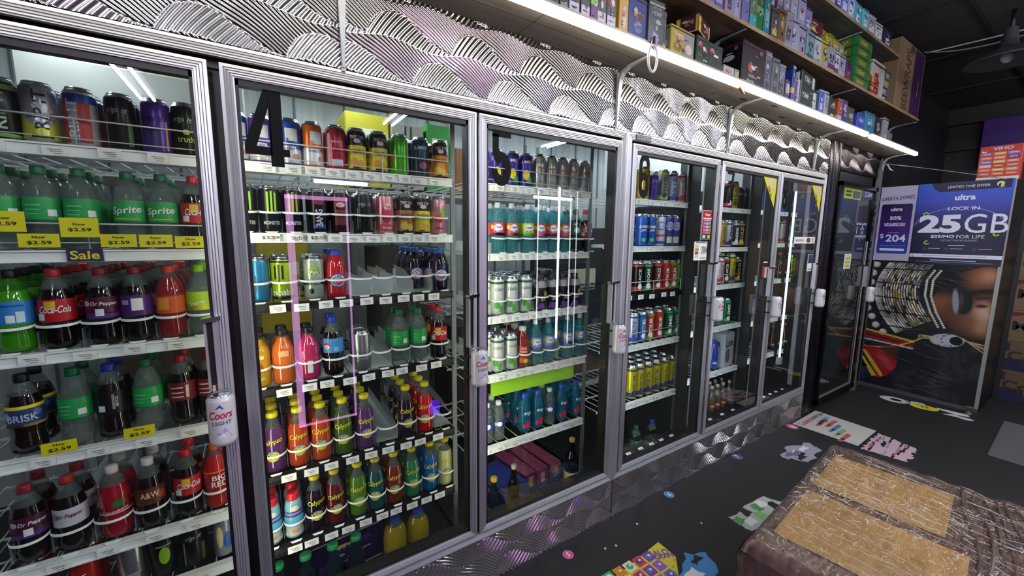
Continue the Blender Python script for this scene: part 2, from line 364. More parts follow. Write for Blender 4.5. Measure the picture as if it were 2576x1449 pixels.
NUMPOLY = {'5': None}
def digit(mb, ch, x0, x1, z0, z1, fr_y):
    """tall condensed black numeral stuck on the glass"""
    W, Hh = x1-x0, z1-z0; fr = FY((x0+x1)/2, fr_y, (z0+z1)/2); t = .31*W; hw, hh = W/2, Hh/2
    if ch == '4':
        put_poly(mb, [(.10*W, hh), (.36*W, hh), (.36*W, -.26*Hh), (hw, -.26*Hh), (hw, -.38*Hh+.02*Hh), (.36*W, -.36*Hh), (.36*W, -hh), (.06*W, -hh), (.06*W, -.36*Hh)], NUMB, fr)
        put_poly(mb, [(-hw, -.36*Hh), (.06*W, -.36*Hh), (.06*W, -.25*Hh), (-.24*W, -.25*Hh), (.06*W, .26*Hh), (.06*W, hh), (.10*W, hh), (-.02*W, hh), (-hw, -.24*Hh)], NUMB, fr)
        put_poly(mb, [(.06*W, hh), (.1*W, hh), (.1*W, -.36*Hh), (.06*W, -.36*Hh)], NUMB, fr)
    elif ch == '7':
        put_poly(mb, [(-hw, hh), (hw, hh), (hw, hh-.15*Hh), (-hw, hh-.15*Hh)], NUMB, fr)
        put_poly(mb, [(hw-t, hh-.15*Hh), (hw, hh-.15*Hh), (0.12*W, -hh), (-.22*W, -hh)], NUMB, fr)
    else:
        r1 = hw; e = .62*Hh/2/r1*1.02
        def lp(cz, a0, a1, ez): put_ring(mb, r1-t, r1, a0, a1, NUMB, fr, 26, 0, cz, 1, ez)
        if ch == '6':
            lp(-hh+.30*Hh, 0, 2*PI, .30*Hh/r1)
            lp(hh-.24*Hh, 0, PI, .24*Hh/r1)
            put_rect(mb, -hw, -hw+t, -hh+.3*Hh, hh-.24*Hh, NUMB, fr); put_rect(mb, hw-t, hw, hh-.32*Hh, hh-.235*Hh, NUMB, fr)
        if ch == '8':
            lp(-hh+.27*Hh, 0, 2*PI, .27*Hh/r1); lp(hh-.25*Hh, 0, 2*PI, .25*Hh/r1)
        if ch == '5':
            put_rect(mb, -hw+.06*W, hw-.02*W, hh-.15*Hh, hh, NUMB, fr); put_rect(mb, -hw+.06*W, -hw+.06*W+t, .02*Hh, hh-.1*Hh, NUMB, fr)
            lp(-hh+.30*Hh, -PI, PI*.80, .30*Hh/r1)
            
def beer_handle(root, x, zc):
    """can-shaped grip tied to the stile, under a slim aluminium pull"""
    b = MB(); prof = [(.022, -.073), (.027, -.070), (.0325, -.062), (.033, -.055), (.033, .055), (.0325, .06), (.0275, .069), (.0275, .072), (.026, .073), (.0245, .069)]
    W = mat('white_can_paint', '#d9d9dc', .35, .25)
    b.lathe(prof, W, 28, (x, -.066, zc), lambda z: CANTOP if z > zc*0+.066 or z < -.068 else W)
    o = b.build('can_grip', root); o['label'] = 'white beer can grip with red script and grey block letters'
    lb = MB(); R_ = .0334
    def wr(pts, f, m, off=0.):
        lb.add([(x+(R_+off)*math.sin(a/R_), -.066-(R_+off)*math.cos(a/R_), zc+c) for a, c in pts], f, m)
    v, f = text_geo('Coors', .022, .056, .02, .25); wr([(a, c+.022) for a, c in v], f, pc('#b3122e'), .0006)
    v, f = text_geo('LIGHT', .011, .046, .02); wr([(a+.002, c-.001) for a, c in v], f, pc('#5d5f66'), .0006)
    wr([(-.012, .040), (.008, .038), (.0, .052)], [(0, 1, 2)], pc('#33539c'), .0006)
    wr([(-.022, -.045), (-.008, -.027), (-.001, -.032), (.006, -.014), (.014, -.026), (.024, -.045)], [(0, 1, 2, 3, 4, 5)], pc('#9aa5cf'), .0005)
    wr([(-.010, -.045), (.003, -.028), (.012, -.045)], [(0, 1, 2)], pc('#e9eaf2'), .0008)
    lb.build('label', o)
    b = MB()
    for dz in (.035, -.045): b.tube([(x-.002, -.034, zc+dz), (x-.03, -.026, zc+dz), (x-.032, -.006, zc+dz)], .0045, BLACK)
    b.build('tie', root)
    b = MB(); b.box(x-.022, x-.004, -.024, -.0035, zc+.085, zc+.265, BLACK)
    b.box(x-.026, x-.020, -.030, -.0025, zc+.07, zc+.27, ALU); b.box(x-.006, x+.004, -.030, -.0025, zc+.07, zc+.27, ALU)
    b.obox((x-.008, -.022, zc+.275), (.022, 0, .003), (0, .020, 0), (0, 0, .006), CHROME); b.build('pull', root)

DOORS = {3: (-.868, -.078, None), 4: (-.052, .722, '4'), 5: (.733, 1.509, '5'), 6: (1.583, 2.345, '6'), 7: (2.368, 3.094, '7'), 8: (3.099, 3.831, '8')}
DIG = {4: (-.007, .104, 1.721, 1.936), 5: (.79, .882, 1.722, 1.940), 6: (1.643, 1.722, 1.722, 1.940), 7: (2.44, 2.52, 1.735, 1.94), 8: (3.16, 3.235, 1.735, 1.935)}
ZD0, ZD1 = .252, 1.980
DNAME = {3: 'nearest unnumbered glass cooler door at the left edge', 4: 'glass cooler door marked with a large black number 4', 5: 'glass cooler door marked with a large black number 5',
         6: 'glass cooler door marked with a large black number 6', 7: 'glass cooler door marked with a black 7 and yellow triangle', 8: 'glass cooler door marked with a black 8, last aluminium one'}
for d, (x0, x1, ch) in DOORS.items():
    root = empty('cooler_door', ((x0+x1)/2, 0, ZD0)); tag(root, DNAME[d], 'glass door', 'aluminium framed cooler doors')
    cx = (x0+x1)/2
    def loc(o): 
        for v in o.data.vertices: v.co.x -= cx; v.co.z -= ZD0
        return o
    b = MB(); ridged_frame(b, x0, x1, ZD0, ZD1, -.004, ALU, .033); loc(b.build('door_frame', root))
    b = MB(); i0, i1, j0, j1 = x0+.033, x1-.033, ZD0+.033, ZD1-.033
    for q in ((i0, i1, j0, j0+.012), (i0, i1, j1-.016, j1), (i0, i0+.008, j0, j1), (i1-.008, i1, j0, j1)): b.box(q[0], q[1], .001, .028, q[2], q[3], BLACK)
    loc(b.build('gasket', root))
    b = MB(); b.box(i0+.002, i1-.002, .006, .010, j0+.002, j1-.002, GLASS); loc(b.build('glass_pane', root))
    if ch:
        b = MB(); digit(b, ch, *DIG[d], .0055); o = loc(b.build('number_decal', root)); o['label'] = 'black number '+ch
    bb = {3: (-.108, 1.017), 4: (.700, 1.022), 5: (1.474, 1.030), 6: (2.318, 1.10), 7: (3.058, 1.047), 8: (3.785, 1.053)}[d]
    n0 = len(bpy.data.objects); beer_handle(root, *bb)
    for o in root.children_recursive:
        if o.name.split('.')[0] in ('can_grip', 'label', 'tie', 'pull'): loc(o)
    root_d = root
    def sticker(name, x, z, sx, sz, fun, lab):
        b = MB(); b.box(x-sx/2, x+sx/2, .0035, .0055, z-sz/2, z+sz/2, PAPER if name != 'dark_sticker' else BLACK); fr = FY(x, .0035, z); fun(b, fr)
        o = loc(b.build(name, root_d)); o['label'] = lab
    if d == 6:
        def f(b, fr):
            put_rect(b, -.05, .05, -.082, .082, pc('#b01c24'), fr, .0004); put_text(b, 'four', .018, pc('#f4f4f4'), fr, 0, .06, .05, .02, off=.001)
            put_rect(b, -.044, .044, .034, .041, pc('#e7e7e7'), fr, .0008)
            for k, c in enumerate(('#e48fb4', '#cfd3da', '#8fc9a8')):
                put_rect(b, -.036+.026*k, -.016+.026*k, -.05, .03, pc(c), fr, .0008)
                for q in range(4): put_rect(b, -.034+.026*k, -.020+.026*k, -.045+.02*q, -.037+.02*q, pc('#3a2a52'), fr, .0012)
            put_rect(b, -.05, .05, -.082, -.055, pc('#1b1b1f'), fr, .0006); put_rect(b, -.04, -.01, -.078, -.06, pc('#dadada'), fr, .001); put_rect(b, .01, .035, -.078, -.06, pc('#d8d03a'), fr, .001)
        sticker('flyer_sticker', 2.262, 1.600, .10, .168, f, 'red flyer with three printed cans')
        def f(b, fr):
            put_text(b, '2004', .045, pc('#2a2a2e'), fr, .035, .005, .06, .0, off=.001, rot=0)
            for k, c in enumerate(('#c9d86a', '#7fae4a', '#b4413a', '#d8d8c8')): put_rect(b, -.056, -.022, .02-.02*k, .036-.02*k, pc(c), fr, .001)
            put_rect(b, -.056, .056, .046, .052, pc('#77776f'), fr, .001); put_rect(b, .0, .056, -.045, -.04, pc('#77776f'), fr, .001)
        sticker('notice_sticker', 2.215, 1.447, .128, .11, f, 'white notice with the year 2004')
    if d in (7, 8):
        tx0, tx1 = ((2.864, 3.062) if d == 7 else (3.600, 3.797)); z1, z0 = 1.944, 1.738
        b = MB(); fr = FY(0, .0035, 0); b.prism([(tx0, z1), (tx1-.018, z0), (tx1, z1)], pc('#d9cf2a'), .002, FY(0, .0035, 0))
        put_text(b, 'WE ID', .022, BLACK, fr, tx0+.105, z1-.105, .085, .02, off=.0008, rot=-.95)
        for k in range(4): put_poly(b, [(tx0+.06+.028*k, z1-.012), (tx0+.078+.028*k, z1-.012), (tx0+.115+.018*k, z1-.09), (tx0+.105+.018*k, z1-.09)], pc('#cfcab4'), fr, .0006)
        o = loc(b.build('triangle_sticker', root)); o['label'] = 'yellow triangle sticker reading WE ID'
    if d == 7:
        def f(b, fr):
            put_rect(b, -.035, .0, -.06, .02, pc('#a8242c'), fr, .0006); put_rect(b, .0, .035, -.065, .01, pc('#cfcfd4'), fr, .0006); put_rect(b, -.03, .03, .04, .05, pc('#e0e0e0'), fr, .0006)
        sticker('dark_sticker', 3.0, 1.312, .085, .14, f, 'small black flyer with red and white print')
    if d == 8:
        def f(b, fr):
            put_text(b, 'BACKWOODS', .016, pc('#9c6a62'), fr, -.09, 0, .13, .01, off=.001); b.mats
            put_poly(b, ell(.06, 0, .035, .02), pc('#6d4a3a'), fr, .0008); put_ring(b, .008, .016, .5, 5.6, pc('#b8202c'), fr, 14, .14, 0, off=.0008)
        sticker('strip_sticker', 3.585, 1.511, .355, .05, f, 'white strip sticker with small printed figures')
        def f(b, fr):
            put_rect(b, -.035, .035, -.005, .065, pc('#2d3c5c'), fr, .0006); put_rect(b, -.03, .03, -.055, -.048, INKG, fr, .0006)
        sticker('card_sticker', 3.715, 1.333, .075, .135, f, 'small white card with a blue picture')
# maker's plate on the frame above door six
b = MB(); b.box(1.602, 1.712, -.0035, -.0015, 1.9985, 2.0245, mat('plate_black', '#17171c', .4)); fr = FY(1.657, -.0035, 2.0115)
put_text(b, 'STYLELINE', .009, pc('#a9a9b4'), fr, 0, .004, .095, .01); put_rect(b, -.05, .05, -.0075, -.0045, pc('#a9a9b4'), fr)
tag(b.build('maker_plate'), 'small black maker plate on the frame above door six', 'name plate')

# black framed door after the corner panel
root = empty('cooler_door', (4.52, 0, .06)); tag(root, 'tall black framed glass door with a star sticker, beyond door eight', 'glass door')
def loc9(o):
    for v in o.data.vertices: v.co.x -= 4.52; v.co.z -= .06
    return o
b = MB(); x0, x1, z0, z1 = 4.10, 4.965, .05, 2.0
for q in ((x0, x1, z0, z0+.05), (x0, x1, z1-.035, z1), (x0, x0+.035, z0, z1), (x1-.05, x1, z0, z1)): b.box(q[0], q[1], -.02, .03, q[2], q[3], BLACKG)
loc9(b.build('door_frame', root))
b = MB(); b.box(x0+.034, x1-.049, .004, .008, z0+.05, z1-.035, GLASS); loc9(b.build('glass_pane', root))
b = MB(); b.box(x0+.034, x1-.049, -.006, .002, z0+.05, z0+.058, ALU); b.box(x1-.056, x1-.050, -.006, .002, z0+.05, z1-.5, ALU); loc9(b.build('inner_trim', root))
beer_handle(root, 4.925, 1.0)
for o in root.children_recursive:
    if o.name.split('.')[0] in ('can_grip', 'label', 'tie', 'pull'): loc9(o)
b = MB(); fr = FY(4.72, .003, 1.605); b.box(4.57, 4.87, .003, .0038, 1.535, 1.675, pc('#10203f'))
st = []
for k in range(10):
    r_ = .052 if k % 2 == 0 else .022; st.append((.03+r_*math.sin(k*PI/5), r_*math.cos(k*PI/5)))
put_poly(b, st, pc('#d8dce4'), fr, .0005); st2 = [((a-.03)*.6+.03, c*.6) for a, c in st]; put_poly(b, st2, pc('#10203f'), fr, .001)
put_text(b, 'DALLAS', .020, pc('#e8e8ee'), fr, 0, .057, .25, .02); put_text(b, 'COWBOYS', .020, pc('#e8e8ee'), fr, 0, -.057, .27, .02); put_text(b, '1', .07, pc('#d8dce4'), fr, -.1, 0, None, .02)
o = loc9(b.build('star_sticker', root)); o['label'] = 'navy sticker with a white star'
b = MB(); fr = FY(4.80, .003, 1.93); b.box(4.70, 4.90, .003, .0038, 1.885, 1.975, pc('#2a3a68')); put_text(b, 'ZIM', .04, pc('#dcdcec'), fr, .03, 0, .12, .02); put_ring(b, .018, .026, 0, 2*PI, pc('#dcdcec'), fr, 20, -.065, 0)
o = loc9(b.build('blue_sticker', root)); o['label'] = 'blue sticker with white letters'
b = MB(); fr = FY(4.43, .003, 1.91); b.box(4.24, 4.62, .003, .0038, 1.87, 1.965, pc('#a6b53a')); put_rect(b, 0, .17, -.03, .03, pc('#4c565c'), fr); put_rect(b, -.16, -.03, -.02, .0, pc('#3c4418'), fr); put_rect(b, -.16, -.03, .01, .03, pc('#3c4418'), fr)
o = loc9(b.build('green_sticker', root)); o['label'] = 'lime green sticker with dark print'
b = MB(); fr = FY(4.49, .003, 1.32); b.box(4.41, 4.57, .003, .0038, 1.255, 1.39, pc('#d9d9d2'))
for k in range(3): put_rect(b, -.05, .05, -.05+.035*k, -.03+.035*k, pc('#cfc22a'), fr)
o = loc9(b.build('notice_sticker', root)); o['label'] = 'white notice with three yellow bars'
b = MB(); b.box(4.975, 5.055, -.012, .012, 0, 2.26, mat('grey_post', '#5b5960', .5)); struct(b.build('trim_4'))

# ---------------------------------------------------------------- drinks
def liquid(h, rough=.10): return mat('liquid_'+h, h, rough, 0, 0, .6)
def paintm(h, metal=.45): return mat('can_paint_%s_%d' % (h, metal*100), h, .28, metal)
SH = {
 'can':  [(.60,0),(.76,.012),(.93,.035),(1,.07),(1,.88),(.97,.915),(.83,.962),(.80,.968),(.80,.975),(.77,1),(.72,.992)],
 'soda': [(.70,0),(.93,.03),(1,.09),(.99,.17),(.90,.25),(.97,.33),(1,.36),(1,.58),(.96,.64),(.80,.74),(.56,.83),(.40,.885),(.37,.90),(.37,.93)],
 'caly': [(.86,0),(.97,.02),(1,.05),(1,.30),(.97,.42),(.98,.52),(.93,.62),(.76,.70),(.52,.765),(.42,.82),(.41,.87),(.46,.90)],
 'tall': [(.70,0),(.96,.03),(1,.08),(1,.26),(.93,.30),(1,.34),(1,.58),(.97,.63),(.80,.72),(.50,.82),(.40,.86),(.40,.89)],
 'water':[(.72,0),(.97,.03),(1,.09),(.93,.13),(1,.17),(.93,.21),(1,.25),(1,.55),(.98,.62),(.82,.74),(.55,.85),(.42,.89),(.42,.92)],
 'jug':  [(.80,0),(.98,.04),(1,.12),(1,.50),(.98,.60),(.86,.72),(.62,.82),(.48,.87),(.46,.90)],
 'long': [(.92,0),(1,.02),(1,.52),(.94,.60),(.62,.70),(.44,.77),(.38,.90),(.40,.96),(.42,.97)],
 'kid':  [(.82,0),(1,.04),(.84,.14),(1,.26),(.98,.36),(.9,.42),(.88,.58),(.78,.64),(.7,.68)],
}
def rad_at(prof, z):
    for (r0, z0), (r1, z1) in zip(prof, prof[1:]):
        if z0 <= z <= z1 and z1 > z0: return r0+(r1-r0)*(z-z0)/(z1-z0)
    return prof[-1][0]
def drink(shape, r, h, body, cap=None, ops=(), fill=None, clear=None, seg=24):
    """returns the meshes of one drink: body, cap, printed label"""
    prof = [(a*r, c*h) for a, c in SH[shape]]
    parts = {}
    b = MB()
    if shape == 'can':
        top = .90*h
        b.lathe(prof, body, seg, mfun=lambda z: CANTOP if z > top or z < .02*h else body)
        tb = [(r*.35*math.sin(k*PI/6), -r*.2-r*.35*math.cos(k*PI/6), h*.9925) for k in range(12)]
        b.add(tb, [tuple(range(12))], CHROME)
    else:
        fz = (fill or 2)*h
        b.lathe(prof, body, seg, mfun=(lambda z: body if z < fz else (clear or CLEAR)), squash=(6 if shape == 'square' else None))
    parts['body'] = mesh_of(b, shape)
    if cap:
        cm, cr, ch = cap; b = MB(); z0 = prof[-1][1]-.004
        b.lathe([(cr*1.0, z0-ch*.35), (cr*1.03, z0), (cr, z0+ch*.75), (cr*.93, z0+ch), (cr*.5, z0+ch*1.02)], cm, 18)
        parts['cap'] = mesh_of(b, 'cap')
    if ops:
        b = MB()
        for op in ops:
            k = op[0]
            if k == 'b':
                z0, z1, m = op[1]*h, op[2]*h, op[3]; n = 5
                zz = [z0+(z1-z0)*i/n for i in range(n+1)]
                b.lathe([(rad_at(prof, z)+.0006, z) for z in zz], m, seg, cap=False)
                continue
            if k == 'r':
                x0, x1, z0, z1, m = op[1:6]; nx = 7; off = .0011
                pts = [(x0+(x1-x0)*i/nx, (z0+(z1-z0)*j/2)*h) for j in range(3) for i in range(nx+1)]
                fs = [(j*(nx+1)+i, j*(nx+1)+i+1, (j+1)*(nx+1)+i+1, (j+1)*(nx+1)+i) for j in range(2) for i in range(nx)]
            elif k == 'e':
                cx, cz, rx, rz, m = op[1:6]; off = .0013; N = 18; pts = [(cx, cz*h)]; fs = []
                for q in (.5, 1.): pts += [(cx+rx*q*math.cos(2*PI*i/N), cz*h+rz*q*math.sin(2*PI*i/N)) for i in range(N)]
                fs = [(0, 1+i, 1+(i+1) % N) for i in range(N)]+[(1+i, 1+N+i, 1+N+(i+1) % N, 1+(i+1) % N) for i in range(N)]
            elif k == 't':
                s_, cx, cz, th, tw, m = op[1:7]; rot = op[7] if len(op) > 7 else 0; sh = op[8] if len(op) > 8 else 0; off = .0017
                v, fs = text_geo(s_, th, tw, .018, sh); c, q = math.cos(rot), math.sin(rot)
                pts = [(cx+a*c-e_*q, cz*h+a*q+e_*c) for a, e_ in v]
            vs = []
            for a, z in pts:
                R_ = rad_at(prof, z); vs.append(((R_+off)*math.sin(a/R_), -(R_+off)*math.cos(a/R_), z))
            b.add(vs, fs, m)
        parts['label'] = mesh_of(b, 'label')
    return parts
W_, K_, R_, Y_ = pc('#e6e6e6'), pc('#0c0c0e'), pc('#b3141f'), pc('#e5d21c')
GN, DG, BL, NV, PU, OR, PK, LM, GR = pc('#1f9a4b'), pc('#0f5a34'), pc('#2f67c0'), pc('#16244f'), pc('#5b2a8c'), pc('#e0702a'), pc('#e06a92'), pc('#9bd02e'), pc('#8d9092')
SILV = paintm('#b4b7bb', .9)
capm = lambda h: mat('cap_'+h, h, .35)
DARKS = liquid('#120907'); 
K = {}
def kind(key, name, cat, desc, short, **k): K[key] = dict(name=name, cat=cat, desc=desc, short=short, spec=k, parts=None)
def can(key, desc, short, col, ops, r=.0335, h=.160, metal=.45): kind(key, 'drink_can', 'can', desc, short, shape='can', r=r, h=h, body=paintm(col, metal), ops=ops)
def sod(key, desc, short, body, capc, ops, fill=.74, h=.228, r=.0365, clear=None): kind(key, 'soda_bottle', 'bottle', desc, short, shape='soda', r=r, h=h, body=body, cap=(capm(capc), .0152, .017), ops=ops, fill=fill, clear=clear)
VT = PI/2
can('amp', 'black can with pale green side lettering', 'black and green can', '#10190c', [('t','RIP IT',.0,.5,.022,.10,pc('#b8c8a8'),VT),('b',.80,.88,pc('#7fae4a')),('b',.06,.12,pc('#7fae4a'))])
can('rsg', 'silver can with a yellow base and black lettering', 'silver and yellow can', '#a9a7ad', [('b',.08,.44,pc('#c9c73a',.3,.3)),('e',.0,.45,.03,.03,pc('#a9a7ad',.3,.5)),('t','RIP IT',.0,.55,.024,.10,K_,VT),('r',-.02,.02,.1,.15,K_)])
can('bomb', 'blue, white and red striped can', 'blue white red can', '#c8ccd4', [('b',.74,.88,pc('#2a4da8',.3,.3)),('r',-.05,-.028,.08,.74,R_),('r',-.008,.018,.08,.74,R_),('r',.042,.065,.08,.74,R_),('t','RIP IT',-.018,.48,.022,.10,pc('#f4f4f4'),VT),('r',.05,.09,.3,.74,NV)])
can('blk', 'black can with thin silver marks', 'plain black can', '#101113', [('t','rip it',.0,.68,.02,.045,pc('#8d8f92'),0,.3),('r',-.03,-.026,.1,.6,GR),('r',.02,.032,.1,.5,pc('#3f5a2a'))])
can('pur', 'purple can with black lower stripe', 'purple can', '#5b3aa0', [('t','rip it',.0,.62,.02,.042,K_,0,.3),('r',-.012,.012,.08,.5,pc('#2a1a5c')),('r',.024,.03,.08,.6,pc('#c9a25a'))])
can('rip', 'black can with a yellow star and lime lettering', 'black can with star', '#141a0c', [('t','rip it',.0,.66,.02,.045,pc('#a8b89a'),0,.3),('t','truth',.004,.32,.018,.04,pc('#aab02a')),('e',.006,.45,.008,.008,Y_)])
def c4(k, c, d): can(k, d, d.split(' with')[0], c, [('b',.07,.42,pc('#d2d4d8',.3,.3)),('r',-.012,.026,.52,.78,pc('#dfe2e6')),('t','ENERGY',.0,.36,.008,.034,pc('#5d6a8c')),('r',-.03,.0,.42,.58,pc(c,.3,.3)),('r',.02,.05,.36,.5,pc(c,.3,.3)),('e',.02,.2,.012,.01,pc('#e08a7a'))])
c4('c4b','#2456b8','blue and silver energy can with pale block mark'); c4('c4p','#6a4cb0','violet and silver energy can with pale block mark'); c4('c4o','#d2641e','orange and silver energy can with pale block mark')
can('c4r', 'crimson can with pink shoulder and silver base', 'crimson can', '#a81e3c', [('r',-.05,-.022,.1,.8,pc('#c9a0aa')),('r',-.02,.02,.09,.24,pc('#c4c4c8')),('r',-.018,.02,.6,.64,pc('#d89aa8'))])
def snap(k, d, c2, fruit, word): can(k, d, d.split(' with')[0], '#17130f', [('b',.08,.60,pc(c2)),('t',word,.0,.47,.014,.05,K_),('t','TREE TOP',.0,.78,.012,.05,pc('#d8c8d0'),0,.2),('e',.0,.70,.012,.008,pc('#d8c8d0')),('e',-.012,.22,.015,.017,pc(fruit)),('e',.012,.18,.013,.015,pc(fruit)),('r',-.018,.018,.09,.12,K_)])
snap('pas','black and yellow can with passion fruit lettering','#d9c41f','#c98a2a','PASSION'); snap('man','black and orange can with mango lettering','#e08a1e','#e8c02a','MANGO'); snap('manb','black and tan can with mango lettering','#a8703a','#e8c04a','MANGO'); snap('passb','black and gold can with passion fruit lettering','#e0cf22','#e8b04a','PASSION')
K['pasb'] = K['passb']
can('grc', 'bright green can with a pale side panel', 'bright green can', '#4fb81f', [('r',.03,.062,.1,.82,pc('#b8c8a8')),('e',-.034,.4,.012,.02,OR)])
can('jum', 'dark teal juice can with white lettering', 'teal juice can', '#0f3552', [('t','JUMEX',.0,.72,.017,.056,W_),('e',.01,.3,.016,.014,pc('#8a2a4a')),('b',.08,.14,pc('#0a1c2e'))])
can('jux', 'violet juice can with white lettering and fruit', 'violet juice can', '#3a2a92', [('t','JUMEX',.0,.72,.017,.056,W_),('e',.0,.36,.016,.024,Y_),('e',.014,.2,.014,.016,GN),('b',.08,.16,NV)])
def mon(k, d, c): can(k, d, d.split(' with')[0], '#0c0d0f', [('r',-.014,-.008,.45,.86,pc(c)),('r',-.003,.003,.42,.88,pc(c)),('r',.008,.014,.47,.85,pc(c)),('t','MONSTER',.0,.22,.012,.05,pc('#d8d8d8'))])
mon('mon','black can with lime claw stripes','#9bd02e'); mon('monr','black can with gold claw stripes','#a8a03a')
can('bang', 'black can with purple and gold side lettering', 'black lettered can', '#120e1c', [('t','BANG',.0,.35,.022,.06,pc('#d8c8e8'),VT),('e',.0,.72,.016,.014,pc('#7a1a3a')),('r',-.02,.02,.12,.2,pc('#2a3a9a'))])
can('rbl', 'black can with deep red and silver ring', 'black and red can', '#220b10', [('e',.0,.70,.018,.02,pc('#8a1a24')),('e',.0,.66,.014,.008,W_),('r',-.02,.02,.2,.55,pc('#6a1420'))])
can('wml', 'pink can with a watermelon slice', 'pink watermelon can', '#d98a9a', [('e',.0,.50,.019,.036,pc('#c21e3a')),('e',.002,.66,.013,.014,pc('#ead6d6')),('b',.08,.24,pc('#c8404e')),('t','fruit',.0,.16,.010,.036,W_)])
can('pig', 'pink can with green guava fruit', 'pink guava can', '#dc8fa2', [('e',-.004,.44,.017,.022,pc('#d8303c')),('e',.012,.56,.014,.022,pc('#8ab83a')),('e',-.012,.66,.010,.010,pc('#5a8a3a')),('t','ARIZONA',.0,.85,.008,.04,W_),('t','Pink',.0,.17,.012,.034,pc('#a8203c'))])
can('blc', 'metallic sky blue can', 'sky blue can', '#2f7fae', [('r',-.02,.0,.25,.6,pc('#245f8c'))])
can('reh', 'lime can with a dark claw and white word', 'lime claw can', '#a9c61e', [('b',.86,.9,K_),('r',-.02,-.014,.5,.8,K_),('r',-.008,-.002,.44,.82,K_),('r',.004,.010,.5,.8,K_),('t','rehab',.0,.22,.020,.052,W_),('b',.06,.13,K_)])
can('dewc', 'silver and green can with a pointed emblem', 'silver green can', '#b4bcae', [('e',.0,.66,.018,.020,pc('#8ab04a')),('e',.0,.62,.018,.008,K_),('t','PW',.0,.62,.014,.03,W_),('b',.34,.42,pc('#26301c')),('t','ELECTRIC',.0,.38,.008,.04,W_),('e',-.012,.2,.008,.01,K_)])
can('sil', 'plain silver can', 'silver can', '#b9bcc0', [('r',-.02,.02,.3,.34,GR)], h=.162, metal=.9)
can('phx', 'pale grey slim can with an orange winged bird', 'pale bird can', '#b5b4b2', [('e',.0,.52,.004,.017,pc('#a85a2a')),('e',-.009,.60,.008,.005,pc('#b8682e')),('e',.009,.60,.008,.005,pc('#b8682e')),('t','ENERGY',.0,.2,.006,.026,pc('#6b6a68'))], r=.0300, h=.165, metal=.5)
can('redc', 'red can with silver rim', 'red can', '#b8201c', [('t','COLA',.0,.5,.018,.05,W_,VT)])
can('bgc', 'black can with a green arrow', 'black green can', '#0e120f', [('e',.0,.5,.014,.03,pc('#7fae1a')),('r',-.02,.02,.7,.73,GR)])
can('swb', 'silver and blue can with white cones', 'silver blue can', '#8f95a2', [('e',-.01,.5,.010,.04,pc('#d8c890')),('e',.012,.4,.014,.03,pc('#2a5aa8'))])
can('coc', 'white coconut water can with green leaves', 'white coconut can', '#c9ccca', [('b',.80,.86,pc('#1f5a3a')),('t','COCO',.0,.66,.013,.044,pc('#3a3d3e')),('e',-.012,.26,.014,.016,pc('#4a9a3a')),('e',.010,.16,.012,.018,pc('#5aa83a')),('r',.03,.06,.2,.7,pc('#a8acaa'))], h=.185, metal=.2)
can('cay', 'blue tall can with white slanted lettering', 'blue tall can', '#2c55a8', [('t','CAYMAN',.0,.60,.016,.056,W_,0,.3),('t','JACK',.0,.48,.016,.036,W_,0,.3),('e',.0,.2,.014,.012,pc('#4aa87a'))], r=.0345, h=.195)
can('wcl', 'white tall can with a blue ring emblem', 'white ring can', '#c9cdd8', [('e',.0,.64,.026,.026,pc('#39449a')),('e',.0,.64,.021,.021,pc('#dfe2ea')),('t','CLAW',.0,.64,.012,.032,pc('#39449a')),('b',.30,.37,pc('#c8484a')),('b',.07,.16,pc('#39449a'))], r=.0345, h=.195, metal=.2)
can('wcp', 'violet tall can with a white ring emblem', 'violet ring can', '#4a4a9c', [('e',.0,.64,.026,.026,pc('#c9cdd8')),('e',.0,.64,.021,.021,pc('#4a4a9c')),('t','CLAW',.0,.64,.012,.032,W_),('r',-.02,.02,.1,.3,pc('#cfcab8'))], r=.0345, h=.195)
def tallc(k, d, base, c2, word, wc='#e6e6e6', r=.033, h=.195): can(k, d, d.split(' with')[0], base, [('t',word,.0,.5,.020,.10,pc(wc),VT),('b',.82,.88,pc(c2)),('b',.08,.20,pc(c2)),('e',.0,.2,.014,.016,pc(wc))], r=r, h=h)
tallc('bkr','black and red tall can with white side lettering','#17100f','#b02a24','JUICE'); tallc('bgr','dark green tall can with white side lettering','#1c3a2c','#2f9a5a','JOOSE'); tallc('brd','brown and red tall can with white side lettering','#6a2a1e','#b83a2a','LOKO')
tallc('ryl','red and yellow tall can with white side lettering','#c8452e','#c8201e','FOUR'); tallc('org','orange tall can with green top and lettering','#c8562a','#5aa03a','FOUR'); tallc('lim','lime green tall can with dark lettering','#78b82a','#3f7a1e','LOKO','#1c3a12')
tallc('whb','white and blue tall can with blue lettering','#b9bdc8','#3a3a8c','SELTZ','#3a4a9c'); tallc('whr','white and red tall can with red lettering','#b9b4b0','#b02a2a','LIGHT','#a8242c'); tallc('blu','sky blue tall can with white lettering','#2f6fb0','#2a4a8c','ICE')
tallc('gr4','metallic green tall can with white lettering','#1f6a3c','#2f9a4b','LIME'); tallc('gyg','grey and lime tall can with dark lettering','#8d928c','#a8b84a','HARD','#24282a'); tallc('yel','yellow tall can with dark lettering','#b8a024','#8c7a1a','TEA','#2a2410')
tallc('tea','yellow hard tea tall can with navy lettering','#d3c41c','#2f3a6a','ICED TEA','#26305c',.0335,.225); tallc('tan','tan and gold tall can with brown lettering','#b88f4a','#8c6a2a','LAGER','#5a3a1a'); tallc('lit','white tall can with large navy lettering','#b9bcc2','#26305c','Lite','#1c2444')
tallc('bkw','black and white tall can with pale lettering','#2a2a2c','#b9bcc2','BEER'); tallc('bkg','black and gold tall can with gold lettering','#1c1a14','#a88a2a','GOLD','#c9a83a'); 
SP = [('b',.35,.62,GN),('b',.345,.36,pc('#157038')),('r',.012,.03,.40,.48,W_)]
